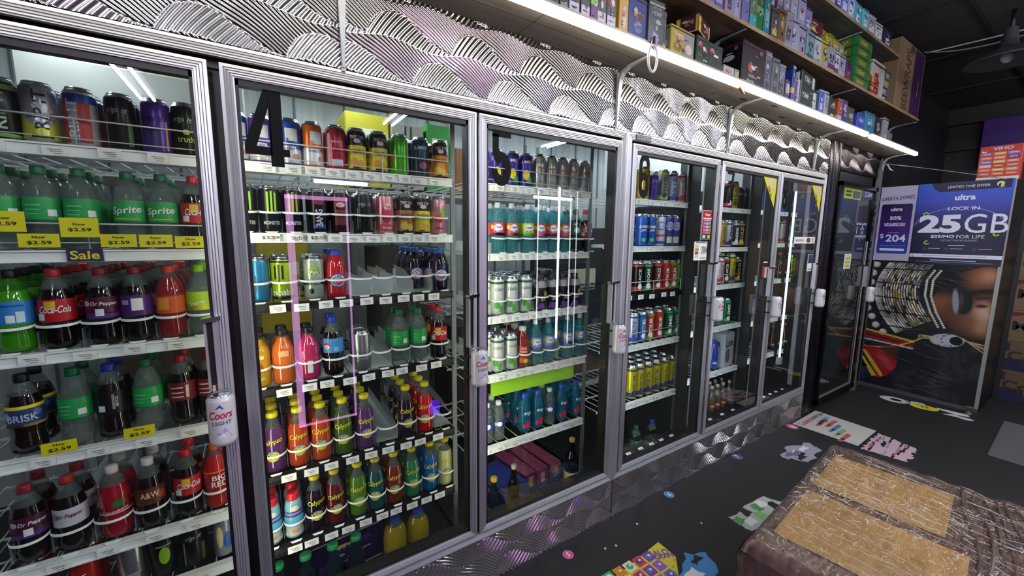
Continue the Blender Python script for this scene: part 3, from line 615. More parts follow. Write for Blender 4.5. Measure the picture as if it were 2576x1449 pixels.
sod('spr','clear bottle with green label and green cap','clear green labelled bottle', CLEAR,'#0f6a3c', SP+[('r',-.03,.0,.52,.535,pc('#7fc89a')),('r',-.03,-.002,.47,.48,pc('#7fc89a')),('r',-.03,-.004,.42,.43,pc('#7fc89a'))])
sod('sprf','clear bottle with a green label showing a white word','clear green labelled bottle', CLEAR,'#0f6a3c', SP[:2]+[('t','Sprite',.0,.49,.026,.070,W_,.1,.2),('r',-.03,.03,.385,.392,Y_)])
sod('coke','cola bottle with red cap and red label','red capped cola bottle', DARKS,'#c4202c', [('b',.35,.62,R_),('t','Coca-Cola',.006,.50,.020,.064,W_,0,.35),('r',-.034,-.016,.37,.45,W_),('r',-.014,.008,.5,.6,pc('#d8b02a'))])
sod('drp','dark bottle with maroon label and dark red cap','maroon labelled bottle', DARKS,'#8c1f2c', [('b',.35,.62,pc('#4a1230')),('b',.35,.42,pc('#5a2a7c')),('t','Dr Pepper',.008,.53,.014,.058,W_,0,.2),('r',-.012,.006,.38,.47,W_),('e',-.032,.54,.009,.008,pc('#c8b8c0'))])
sod('drp2','dark bottle with purple label and dark red cap','purple labelled bottle', DARKS,'#8c1f2c', [('b',.35,.62,pc('#4c1f6a')),('r',-.01,.016,.42,.58,W_),('r',-.034,-.016,.5,.56,pc('#a890b8'))])
sod('redj','red drink bottle with orange label and orange cap','red drink bottle', liquid('#8c1116'),'#d8442a', [('b',.35,.60,pc('#c8561e')),('r',-.03,.0,.4,.56,pc('#e0902a')),('b',.58,.60,pc('#8c1116'))], fill=.8)
sod('star','clear bottle with lime and yellow label and lime cap','lime labelled bottle', CLEAR,'#8cc81f', [('b',.36,.62,pc('#a6c81e')),('b',.36,.44,Y_),('t','Starry',-.014,.46,.016,.042,W_,.25,.2)])
sod('dew','green soda bottle with blue label and black cap','bright green soda bottle', liquid('#3f8c12'),'#101014', [('b',.35,.62,pc('#2f7fc8')),('r',-.004,.012,.37,.46,W_),('r',.014,.03,.37,.5,pc('#c9d8e8')),('r',-.034,.03,.56,.58,pc('#1c4a8c'))], clear=milky('green_clear_plastic','#9fd86a','#3f8c1c',.4,.08))
sod('bri','dark tea bottle with a yellow and blue label','yellow banded tea bottle', DARKS,'#16161a', [('b',.36,.62,pc('#2a3f6c')),('b',.58,.62,Y_),('b',.36,.39,Y_),('t','BRISK',.0,.47,.02,.06,pc('#b8c4dc')),('e',.03,.52,.01,.01,pc('#5a6aa8')),('e',-.034,.5,.01,.012,pc('#8a9ac8'))])
sod('pepz','black cola bottle with a royal blue cap','black bottle with blue cap', DARKS,'#1f3fb0', [('b',.34,.64,K_),('r',-.022,-.006,.38,.46,W_),('r',.01,.016,.4,.6,GR),('t','RECYCLE',.02,.5,.006,.03,W_,VT)])
sod('rb','dark bottle with a deep red label and white print','dark red labelled bottle', DARKS,'#a0202a', [('b',.36,.62,pc('#701a1e')),('r',-.026,.006,.54,.56,pc('#d0b8b8')),('r',-.026,.006,.47,.49,pc('#d0b8b8')),('r',-.026,.006,.41,.43,pc('#d0b8b8')),('r',.012,.02,.4,.58,pc('#d0b8b8'))])
sod('dpw','dark bottle with white label and red cap','white labelled bottle', DARKS,'#a8302a', [('b',.36,.60,pc('#c4c0c8')),('t','Dr Pepper',.008,.5,.015,.056,pc('#5a1a3a'),0,.2),('e',-.026,.5,.013,.010,pc('#8c8490'))])
sod('redw','crimson drink bottle with a white cap','crimson bottle with white cap', liquid('#9c0f20'),'#d8d4cc', [('t','Strawberry',.006,.40,.009,.052,W_,.1),('e',.01,.50,.016,.012,pc('#2a6a2a')),('b',.36,.38,pc('#e8b8b8'))], fill=.7)
sod('aw','root beer bottle with brown label and white cap','brown labelled bottle', DARKS,'#d8d4cc', [('b',.36,.60,pc('#5a2414')),('t','A&W',.0,.50,.020,.046,pc('#e0c89a')),('e',.03,.47,.012,.012,pc('#a84a1e'))])
sod('big','red soda bottle with orange cap and white word','red soda bottle', liquid('#a8161a'),'#d8502a', [('t','BIG',.004,.50,.018,.04,W_),('t','RED',.004,.40,.020,.046,W_),('b',.58,.60,OR)], fill=.8)
sod('pep','cola bottle with sky blue label and blue cap','blue labelled cola bottle', DARKS,'#1f3fb0', [('b',.40,.64,pc('#3f8fc8')),('e',-.022,.52,.013,.014,R_),('e',-.022,.50,.011,.008,W_),('r',.004,.020,.43,.5,pc('#7fb8dc'))])
sod('dkg','dark green bottle with a pale label','dark green bottle', liquid('#0d2a1a'),'#1a4a2a', [('b',.4,.6,pc('#3a5a4a')),('e',.0,.5,.016,.014,pc('#b8c4bc'))])
def calyp(key, d, c, lab='#d8c83a'):
    kind(key, 'lemonade_bottle', 'bottle', d, d.split(' with')[0], shape='caly', r=.035, h=.235, body=liquid(c), cap=(capm('#e3d31c'), .0185, .013), fill=.72,
         ops=[('t','Calypso',.0,.50,.024,.066,pc('#d6cf2c'),.12,.1),('e',.0,.27,.021,.019,pc(lab)),('r',-.016,.016,.285,.305,pc('#2c3a24')),('r',-.014,.014,.24,.255,pc('#7a4a2a')),('e',.0,.335,.014,.006,pc('#4a8aa8'))])
calyp('ca_pur','violet lemonade glass bottle with yellow cap','#5a2c66'); calyp('ca_ora','orange lemonade glass bottle with yellow cap','#b8421a'); calyp('ca_kiw','olive green lemonade glass bottle with yellow cap','#3f5a1a')
calyp('ca_dkp','blackberry dark lemonade glass bottle with yellow cap','#241428'); calyp('ca_red','bright red lemonade glass bottle with yellow cap','#c4161c'); calyp('ca_blk','almost black grape glass bottle with yellow cap','#180a18'); calyp('ca_drd','dark red lemonade glass bottle with yellow cap','#5c0d18')
calyp('ca_grn','leaf green lemonade glass bottle with yellow cap','#4a7a1c'); calyp('ca_tea','teal lemonade glass bottle with yellow cap','#0c4a4c'); calyp('ca_rbr','brick red lemonade glass bottle with yellow cap','#7a2418'); calyp('ca_gr3','mint green lemonade glass bottle with yellow cap','#2a7a50'); calyp('ca_blu','blue lemonade glass bottle with yellow cap','#0f5a9c'); calyp('ca_yel','pale lemon glass bottle with yellow cap','#cfcf8a')
def juice(key, d, c, ops): kind(key, 'juice_bottle', 'bottle', d, d.split(' with')[0], shape='caly', r=.037, h=.205, body=liquid(c), cap=(capm('#1a1512'), .019, .014), ops=ops, fill=.84)
juice('nky','yellow juice bottle with dark cap','#c9961a',[('e',.0,.35,.016,.02,pc('#b8402a')),('r',-.02,.02,.5,.56,pc('#e0cf8a')),('t','MANGO',.0,.16,.008,.04,W_)])
juice('nko','orange juice bottle with dark cap','#d4662a',[('r',-.012,.02,.5,.6,pc('#e8a87a')),('t','PROTEIN',.0,.3,.008,.044,pc('#f0d8c0'))]); juice('nkm','magenta juice bottle with dark cap','#b8285c',[('r',-.004,.014,.14,.36,W_),('t','POWER',-.016,.45,.008,.04,pc('#f0c0d0'),VT)])
kind('purr','sports_bottle','bottle','red sports bottle with blue cap and round blue label','red sports bottle',shape='jug',r=.0375,h=.185,body=liquid('#b8202a'),cap=(capm('#1c4ab8'),.0185,.016),fill=.86,ops=[('e',.0,.36,.030,.026,pc('#2352b0')),('e',.0,.36,.026,.022,pc('#d8dce8')),('e',.0,.35,.020,.017,pc('#d8402a')),('r',-.026,.026,.33,.40,K_),('t','PURE',.0,.365,.009,.04,W_)])
kind('purd','sports_bottle','bottle','dark purple sports bottle with blue cap and round label','dark sports bottle',shape='jug',r=.0375,h=.185,body=liquid('#1c1026'),cap=(capm('#2a6ab8'),.0185,.016),fill=.86,ops=[('e',.0,.36,.030,.026,pc('#2a6ab8')),('e',.0,.36,.026,.022,pc('#d8dce8')),('e',.0,.35,.020,.017,pc('#d8602a')),('r',-.026,.026,.33,.40,NV),('t','PURE',.0,.365,.009,.04,W_)])
kind('kid','kids_drink','bottle','striped kids drink bottle with red and white spout','kids drink bottle',shape='kid',r=.033,h=.22,body=liquid('#7fb8c8'),cap=(capm('#d8202a'),.021,.030),ops=[('b',.40,.50,pc('#3a4a9c')),('b',.44,.47,W_),('b',.28,.38,pc('#5ab0d0')),('b',.06,.22,pc('#c9c4bc')),('e',.0,.55,.014,.010,pc('#e8d8b8')),('r',-.012,.012,.1,.16,pc('#d89a7a'))])
def flav(key, d, c, c2): kind(key, 'water_bottle', 'bottle', d, d.split(' with')[0], shape='tall', r=.0335, h=.245, body=AQUA, cap=(capm('#c8ccd4'), .0135, .020), ops=[('b',.34,.58,pc(c)),('e',.0,.48,.022,.018,W_),('t','Clear',.0,.50,.013,.04,pc('#2a2f8c'),.1,.2),('t','fruit',.0,.43,.010,.032,pc('#2a2f8c'),.1,.2),('b',.34,.39,pc(c2)),('e',-.03,.5,.010,.010,Y_)])
flav('flp','aqua sport bottle with pink label','#c8385c','#e0589a'); flav('flo','aqua sport bottle with orange label','#c8553a','#d84a7a'); flav('flg','aqua sport bottle with lime label','#9cc82a','#7ab01e'); flav('flb','aqua sport bottle with violet label','#7a9cc8','#6a4aa8')
kind('wat','water_bottle','bottle','clear water bottle with blue label and white cap','clear water bottle',shape='water',r=.032,h=.205,body=CLEAR,cap=(capm('#d8dce0'),.0145,.014),ops=[('b',.34,.54,pc('#2a4a8c')),('e',.0,.44,.014,.012,W_),('r',-.03,-.014,.4,.48,pc('#b8a85a'))])
kind('fij','water_bottle','bottle','blue tinted water bottle with royal blue cap and red flower','blue tinted water bottle',shape='jug',r=.034,h=.205,body=milky('blue_tinted_plastic','#7fc8dc','#2a7c98',.42,.08),cap=(capm('#1c50c0'),.0165,.020),ops=[('t','FIJI',.006,.50,.018,.036,W_),('e',.008,.22,.014,.020,pc('#b8283c')),('e',-.014,.18,.008,.014,pc('#a8305c'))])
kind('pro','protein_bottle','bottle','dark protein shake bottle with purple accents','dark shake bottle',shape='jug',r=.035,h=.185,body=liquid('#1a1318',.25),cap=(capm('#2a2430'),.019,.016),ops=[('b',.62,.80,pc('#8a8a92')),('t','3X',.006,.30,.014,.024,W_),('e',-.004,.12,.016,.016,pc('#7a3a9c')),('e',.02,.45,.01,.016,pc('#b88a4a'))])
kind('lan','juice_bottle','bottle','red apple juice bottle with white cap and fruit label','red juice bottle',shape='jug',r=.034,h=.215,body=liquid('#7a1612'),cap=(capm('#d8d4d0'),.0185,.017),ops=[('b',.10,.52,pc('#a8321c')),('t','LANE',.0,.46,.010,.03,W_),('t','FRESH',.0,.38,.010,.036,pc('#e8d8c8')),('e',-.008,.18,.016,.014,OR),('e',.012,.16,.012,.012,Y_)])
def dark(key, name, d, sh, c, cc, r, h, lab, cr=.012): kind(key, name, 'bottle', d, d.split(' with')[0], shape=sh, r=r, h=h, body=liquid(c), cap=(capm(cc), cr, .016), ops=[('b',.14,.34,pc(lab)),('r',-.016,.016,.2,.26,pc('#d8c890'))])
dark('gcap','tall_bottle','dark bottle with a bright green cap','long','#10202c','#2f9a5c',.034,.20,'#1c2c44',.021); dark('yca','tall_bottle','dark bottle with a yellow cap','long','#0f1a28','#c8a81e',.033,.23,'#c8a83a',.017); dark('wca','tall_bottle','dark bottle with a white cap','long','#0c1014','#b8b8a8',.033,.26,'#1c1c20',.014)
dark('cha','sparkling_wine_bottle','dark wine bottle with gold foil neck and cream label','long','#0a0d0a','#b8a04a',.042,.29,'#cfc48a',.0175); dark('lgn','beer_bottle','small clear beer bottle with pale cap','long','#5a564a','#c9c4b0',.029,.19,'#8a3a34',.013); dark('brb','beer_bottle','brown longneck beer bottle with dark label','long','#3a1d0c','#8a6a3a',.030,.21,'#4a3a24',.013); dark('blb','tall_bottle','royal blue bottle with a blue cap','jug','#14309c','#1c3cae',.04,.23,'#1c3cae',.024)
kind('jug','juice_jug','jug','plump yellow juice jug with a blue cap','yellow juice jug',shape='jug',r=.052,h=.215,body=liquid('#94801c'),cap=(capm('#1c48a8'),.022,.018),fill=.84,ops=[('b',.06,.30,NV)])

def place(key, x, y, z, rz, label, group):
    k = K[key]
    if k['parts'] is None: k['parts'] = drink(**k['spec'])
    P = k['parts']; o = bpy.data.objects.new(k['name'], P['body']); COL.objects.link(o); o.location = (x, y, z); o.rotation_euler = (0, 0, rz)
    tag(o, label, k['cat'], group)
    for n in ('cap', 'label'):
        if n in P: c = bpy.data.objects.new(n, P[n]); COL.objects.link(c); c.parent = o
    return o
for k in list(K): 
    if K[k]['parts'] is None: K[k]['parts'] = drink(**K[k]['spec'])

ROWS = [
 (3,1,1.757,1,'wire','amp:-526 rsg:-464 bomb:-385 blk:-304 pur:-226 rip:-158'),
 (3,2,1.477,2,'wire','spr:-545 spr:-484 spr:-408 sprf:-308 sprf:-232 coke:-155'),
 (3,3,1.2,3,'stop','dew:-563 coke:-482 drp:-389 drp2:-315 redj:-231 star:-161'),
 (3,4,0.91,1,'none','bri:-573 spr:-474 pepz:-398 spr:-314 rb:-227 rb:-156'),
 (3,5,0.59,1,'stop','drp:-596 dpw:-514 redw:-417 aw:-335 coke:-241 big:-163'),
 (3,6,0.4,1,'none','redc:-619 redc:-504 sil:-400 bgc:-322 blk:-245 swb:-156'),
 (4,1,1.757,1,'wire','c4b:-11 c4p:37 c4b:131 c4o:193 c4r:272 pas:344 pas:424 grc:507 jum:592 man:679'),
 (4,2,1.528,1,'stop','mon:5 mon:57 monr:118 bang:201 rbl:275 blk:361 wml:441 manb:520 pasb:592 pig:663'),
 (4,3,1.289,2,'stop','blc:1 reh:73 dewc:175 purr:250 -:344 -:421 -:502 -:587 purd:672'),
 (4,4,0.99,1,'stop','nky:-7 nko:60 nkm:144 pep:228 sil:331 -:404 spr:486 spr:567 coke:660'),
 (4,5,0.664,2,'stop','ca_pur:11 ca_ora:91 ca_ora:169 ca_kiw:248 ca_pur:332 -:421 ca_dkp:503 ca_red:589 -:668'),
 (4,6,0.38,1,'stop','kid:-13 kid:59 ca_blk:138 ca_drd:206 ca_grn:299 ca_tea:365 ca_rbr:443 ca_gr3:522 ca_blu:606 ca_yel:680'),
 (4,7,0.07,0,'none','gcap:-6 gcap:89 gcap:188 gcap:278 jug:469 jug:552'),
 (5,1,1.755,1,'wire','jux:953 jux:1040 jux:1117 phx:1195 phx:1270 phx:1342 phx:1414 phx:1492'),
 (5,2,1.444,2,'stop','flp:959 flo:1036 flg:1129 flp:1204 flo:1285 flo:1364 dkg:1444 coke:1516'),
 (5,3,1.151,3,'stop','coc:960 coc:1039 coc:1122 pro:1217 pro:1292 pro:1367 pro:1446'),
 (5,4,0.868,2,'stop','coc:962 coc:1038 lan:1110 flb:1190 flb:1273 flb:1405 flb:1492'),
 (5,5,0.51,2,'none','wat:925 wat:973 fij:1133 fij:1216 wat:1296 fij:1380 fij:1486'),
 (5,6,0.07,0,'none','yca:949 wca:1069 cha:1479'),
 (6,1,1.742,1,'none','yel:1976 pur:2057 gyg:2155 whb:2242 whr:2332'),
 (6,2,1.47,2,'none','cay:1980 cay:2061 wcl:2149 wcp:2224 wcp:2302'),
 (6,3,1.185,1,'wire','bkr:1959 bgr:2047 brd:2144 ryl:2223 org:2298 lim:2365'),
 (6,4,0.87,1,'wire','whb:1942 blu:2020 org:2096 ryl:2184 gr4:2286 gr4:2363'),
 (6,5,0.505,2,'none','tea:1953 tea:2024 tea:2106 tea:2186 tea:2273 tea:2364'),
 (6,6,0.07,0,'none','dkg:2032 pepz:2193'),
 (7,1,1.733,1,'none','bkr:2893 yel:2962 blk:3032 blk:3116'),
 (7,2,1.458,1,'none','tan:2843 lit:2927 bkw:3013 bkg:3097 gyg:3188'),
 (7,3,1.188,1,'wire','whr:2857 bkr:2930 tea:3006 bkg:3084 org:3159'),
 (7,4,0.88,0,'none','gr4:2989 blu:3153'),
 (7,5,0.538,0,'none','blb:2867'),
 (7,6,0.2,1,'none','lgn:2878 lgn:2954 lgn:3032 lgn:3123'),
 (8,1,1.735,0,'none',''),
 (8,2,1.483,1,'none','whr:3761 blu:3839 lim:3920'),
 (8,3,1.186,1,'none','brb:3765 brb:3837 brb:3911 lim:3986'),
 (8,4,0.862,0,'none',''),
 (8,5,0.555,1,'none','brb:3764 brb:3837 brb:3910 brb:3985'),
 (8,6,0.07,0,'none',''),
]
DW = {3: 'the unnumbered door', 4: 'door four', 5: 'door five', 6: 'door six', 7: 'door seven', 8: 'door eight'}
SHN = {3: ['top','second','third','fourth','fifth','lowest'], 4: ['top','second','third','fourth','fifth','sixth','floor'], 5: ['top','second','third','fourth','fifth','floor']}
DEF = ['top','second','third','fourth','fifth','floor']
DX = {3: (-.84, -.115), 4: (-.028, .706), 5: (.765, 1.493), 6: (1.62, 2.335), 7: (2.405, 3.11), 8: (3.14, 3.86)}
tagm = None
def tag_mesh():
    global tagm
    if tagm is None:
        b = MB(); b.box(-.024, .024, -.001, 0, -.013, .013, PAPER); fr = FY(0, -.001, 0)
        put_rect(b, -.014, .012, .003, .005, INKG, fr); put_rect(b, -.010, .014, -.002, 0, INKG, fr); put_rect(b, -.004, .012, -.008, -.006, INKG, fr)
        tagm = mesh_of(b, 'price_tag')
    return tagm
SIGNS = {}
def yellow_sign(root, x, y, z, h=.034, w_=.075, s='$2.59'):
    b = MB(); b.box(x-w_/2, x+w_/2, y-.001, y, z, z+h, pc('#e2d61e')); fr = FY(x, y-.001, z+h/2)
    put_text(b, s, .011, K_, fr, 0, -.006, .045, .02); put_text(b, 'Now', .007, K_, fr, 0, .009, .024, .02)
    o = b.build('price_sign', root); o['label'] = 'yellow price sign'; return o
YB = .19
for d, r_, z, nb, style, items in ROWS:
    nm = (SHN.get(d) or DEF)[r_-1]; x0, x1 = DX[d]; cxs = (x0+x1)/2
    it = [(a.split(':')[0], int(a.split(':')[1])/1000) for a in items.split()]
    for q in range(len(it)-2, -1, -1):
        g = [K[it[q+s][0]]['spec']['r'] if it[q+s][0] != '-' else .03 for s in (0, 1)]; it[q] = (it[q][0], min(it[q][1], it[q+1][1]-sum(g)-.0012))
    sh = empty('cooler_shelf', (cxs, .5, z)); 
    tag(sh, ('wire cooler shelf with a %s price rail, %s shelf behind %s' % ('white' if not (d == 4 and r_ in (3, 4, 5, 6)) else 'black', nm, DW[d])) if nm != 'floor' else 'dark cooler base deck with a row of white tags, behind %s' % DW[d], 'shelf', 'cooler shelves behind %s' % DW[d])
    def L(o):
        o.location = (-cxs, -.5, -z); return o
    blackrail = (d == 4 and r_ >= 3) or (d == 6 and r_ in (3,))
    floor = nm == 'floor'
    zt = .195 if d == 4 else (.20 if d == 5 else .235)
    b = MB()
    if not floor:
        for k in range(13): xx = x0+.01+(x1-x0-.02)*k/12; b.box(xx-.0015, xx+.0015, .2, .78, z-.006, z-.002, WIRE if not blackrail else BLACK)
        for yy in (.21, .4, .6, .77): b.box(x0, x1, yy-.003, yy+.003, z-.012, z-.006, WIRE if not blackrail else BLACK)
        L(b.build('wire_deck', sh))
        b = MB(); rm = RAIL if not blackrail else BLACK; hh = .032 if not blackrail else .030
        b.box(x0, x1, YB-.003, YB+.004, z-hh, z+.0005, rm); b.box(x0, x1, YB-.008, YB-.002, z-hh, z-hh+.004, rm); b.box(x0, x1, YB-.008, YB-.002, z-.004, z+.0005, rm); b.box(x0, x1, YB+.004, YB+.02, z-.005, z-.001, rm)
        L(b.build('price_rail', sh))
    else:
        b.box(x0-.01, x1+.01, .085, .80, z-.02, z-.001, mat('cooler_deck_dark', '#101214', .35)); L(b.build('base_deck', sh))
        b = MB(); b.obox((cxs, .135, zt-.02), ((x1-x0)/2+.012, 0, 0), (0, .04, .012), (0, -.002, .006), BLACK); L(b.build('sill', sh))
    # tags
    nt = len(it) if len(it) > 3 else 6
    for k in range(nt):
        tx = x0+.05+(x1-x0-.1)*(k+.5)/nt+rnd.uniform(-.008, .008)
        if d == 3 and r_ == 2 and rnd.random() < .6: continue
        t = bpy.data.objects.new('price_tag', tag_mesh()); COL.objects.link(t); t.parent = sh
        if floor: t.location = (tx-cxs, .122-.5, zt-.009-z); t.rotation_euler = (-1.25, 0, 0); t.scale = (.9 if d < 6 else .8, 1, .9)
        else: t.location = (tx-cxs, YB-.0095-.5, -.017+rnd.uniform(-.003, .002)); t.rotation_euler = (0, rnd.uniform(-.03, .03), 0); t.scale = (1.0, 1, .95 if not blackrail else 1.05)
    # front stops / wire guards
    xsf = [a[1] for a in it]
    if style == 'stop' and len(xsf) > 1:
        for k, (kk, xx) in enumerate(it):
            l = xx-.039 if k == 0 else (xsf[k-1]+xx)/2; r2 = xx+.039 if k == len(it)-1 else (xx+xsf[k+1])/2
            zz = z+.076; n = 10; hw = (r2-l)/2; mx = (l+r2)/2; yb = YB+.042; R2 = .040
            pts = [(xx-((xx-l) if q*2 < n else (r2-xx))*math.cos(PI*q/n), yb-R2*math.sin(PI*q/n)**.8, zz-.004*math.sin(PI*q/n)) for q in range(n+1)]
            b = MB()
            b.add([p for p in pts]+[(p[0], p[1], p[2]-.007) for p in pts]+[(p[0], p[1]+.003, p[2]) for p in pts], [(q, q+1, n+2+q, n+1+q) for q in range(n)]+[(q, 2*n+2+q, 2*n+3+q, q+1) for q in range(n)], STOPW, True)
            b.add([(p[0], p[1]+.001, p[2]-.007) for p in pts]+[(p[0], p[1]+.001, z) for p in pts], [(q, q+1, n+2+q, n+1+q) for q in range(n)], see('clear_track_front', '#f2f6f6', .03, .5, .1), True)
            b.add([(mx-.02, yb-R2+.001, z+.006), (mx+.02, yb-R2+.001, z+.006), (mx+.014, yb-R2-.005, z+.001), (mx-.014, yb-R2-.005, z+.001)], [(0, 1, 2, 3)], STOPW)
            b.box(l-.0008, l+.0008, yb, .76, z, z+.05, MILK)
            if not kk or kk == '-': b.box(l, r2, yb, .76, z, z+.003, MILK); b.add([(r2-.001, yb, z+.05), (r2-.001, .5, z+.05), (r2-.001, .5, z+.1), (r2-.001, yb+.1, z+.085)], [(0, 1, 2, 3)], MILK)
            L(b.build('lane_stop', sh))
    if style == 'wire':
        b = MB(); zz = z+.072
        b.tube([(x0, YB+.012, zz), (x1, YB+.012, zz)], .0022, WIRE, 6)
        b.tube([(x0, YB+.012, z+.02), (x1, YB+.012, z+.02)], .0016, WIRE, 6)
        for xx in (x0+.002, x0+(x1-x0)*.62, x1-.002): b.tube([(xx, YB+.012, z), (xx, YB+.012, zz)], .002, WIRE, 6)
        L(b.build('wire_guard', sh))
    if d == 3 and r_ == 2:
        for xx, dz in ((-.535, .05), (-.478, .005), (-.40, .035), (-.325, .005), (-.245, .004), (-.165, .0)): L(yellow_sign(sh, xx, YB-.010, z+.004+dz*.9, .036 if dz < .03 else .052))
        b = MB(); b.box(-.432, -.36, YB-.012, YB-.011, z-.03, z+.004, pc('#3a2a5c')); put_text(b, 'Sale', .024, pc('#e2d61e'), FY(-.396, YB-.012, z-.013), 0, 0, .058, .02); L(b.build('sale_sign', sh))['label'] = 'purple sign reading Sale'
    if d == 3 and r_ == 4:
        for xx in (-.497, -.33): L(yellow_sign(sh, xx, YB-.010, z+.002, .034, .07))
    if d == 4 and r_ == 2:
        for xx, s in ((.045, '$2.59'), (.13, '2.59'), (.19, '$2.59')):
            b = MB(); put_text(b, s, .012, pc('#4a4238'), FY(xx, YB-.0115, z-.015), 0, 0, .05, 0.0); L(b.build('price_print', sh))
    # the drinks
    n = 0
    for k, (kk, xx) in enumerate(it):
        if kk == '-': continue
        K_k = K[kk]; rr = K_k['spec']['r']; hh = K_k['spec']['h']
        y = YB+.012+rr+(.006 if style == 'stop' else .012)
        face = -.45*math.atan2(xx, 1.6)
        where = '%s from left, %s shelf, %s' % (ORD[k], nm, DW[d])
        grp = 'drinks on the %s shelf behind %s' % (nm, DW[d])
        place(kk, xx, y, z, face+rnd.uniform(-.18, .18), '%s, %s' % (K_k['short'] if len(K_k['desc'].split()) > 7 else K_k['desc'], where), grp)
        for q in range(nb):
            place(kk, xx, y+(q+1)*(2*rr+.006), z, rnd.uniform(-1, 1), '%s, %s behind %s front drink, %s shelf, %s' % (K_k['short'], 'directly' if q == 0 else ('two places' if q == 1 else 'three places'), ORD[k], nm, DW[d]), grp)
    # dark bottles further back in the emptier lanes
    if d == 4 and r_ == 3:
        for q in range(3): place('purd', .590, .34+.08*q, z+.0036, .3*q, 'dark sports bottle set back, %s in the ninth lane, third shelf, door four' % ORD[q], 'drinks on the third shelf behind door four')

# ---------------------------------------------------------------- lights behind the mullions
for i, (x, p, c) in enumerate([(-.066, 14, '#fff7dc'), (.730, 19, '#fff7dc'), (1.545, 14, '#eef4ff'), (2.357, 11, '#eef4ff'), (3.12, 9, '#f2f6ff'), (3.80, 5, '#f2f6ff')]):
    m = mat('mullion_glow_%d' % i, c, .5, 0, p)
    b = MB(); hx = .009
    b.box(x+.0165, x+.0195, .078, .108, .28, 1.94, m)
    if i in (0, 1): b.box(x-.018, x-.016, .078, .084, .28, 1.94, mat('mullion_side_glow', '#fff7dc', .5, 0, 14))
    o = b.build('cooler_door_light'); tag(o, 'slim vertical light strip on the post ' + ['left of door four', 'between doors four and five', 'between doors five and six', 'between doors six and seven', 'between doors seven and eight', 'right of door eight'][i], 'strip light', 'strip lights on the cooler posts')
    b = MB(); b.box(x-.012, x+.012, .0755, .082, .30, 1.96, mat('fitting_white')); b.box(x+.013, x+.016, .0755, .112, .27, 1.96, mat('fitting_white')); b.build('housing', o)
b = MB(); b.tube([(3.70, .145, .52), (3.70, .145, 1.93)], .009, mat('far_tube_glow', '#dfeaf4', .5, 0, .9)); o = b.build('cooler_tube_light'); tag(o, 'bright upright tube light with white caps inside door eight', 'tube light')
b = MB(); b.box(3.675, 3.725, .13, .16, .46, .52, mat('fitting_white')); b.box(3.675, 3.725, .13, .16, 1.90, 1.97, mat('fitting_white')); b.box(3.69, 3.71, .17, .19, .46, 1.97, BLACK); b.build('end_cap', o)
for i, (x0, x1, z_) in enumerate(((.20, .39, 1.722), (1.21, 1.46, 1.722), (2.06, 2.33, 2.18))):
    b = MB(); b.tube([(x0, .30, z_), (x1, .30, z_)], .0055 if i < 2 else .012, mat('short_tube_glow' if i < 2 else 'top_tube_glow', '#f6faff', .5, 0, 12 if i < 2 else 60)); o = b.build('shelf_light')
    b = MB(); b.box(x0-.01, x1+.01, .29, .31, z_+.0075 if i < 2 else z_+.012, z_+.022 if i < 2 else z_+.24, mat('fitting_white')); b.build('housing', o); tag(o, ['short bright tube under the top cooler shelf behind door four', 'short bright tube under the top cooler shelf behind door five', 'bright tube above the top shelf behind door six'][i], 'shelf light', 'short tubes inside the cooler')
# posts carrying the shelves
b = MB()
for x in (-.04, .715, .745, 1.50, 1.60, 2.345, 2.385, 3.12): b.box(x-.006, x+.006, .80, .82, .05, 2.1, mat('post_grey', '#6b7073', .4, .6)); 
for x in (.714, 1.503, 2.345, 3.115): b.box(x-.010, x+.010, .196, .206, .05, 2.0, mat('post_grey'))
struct(b.build('trim_11'))

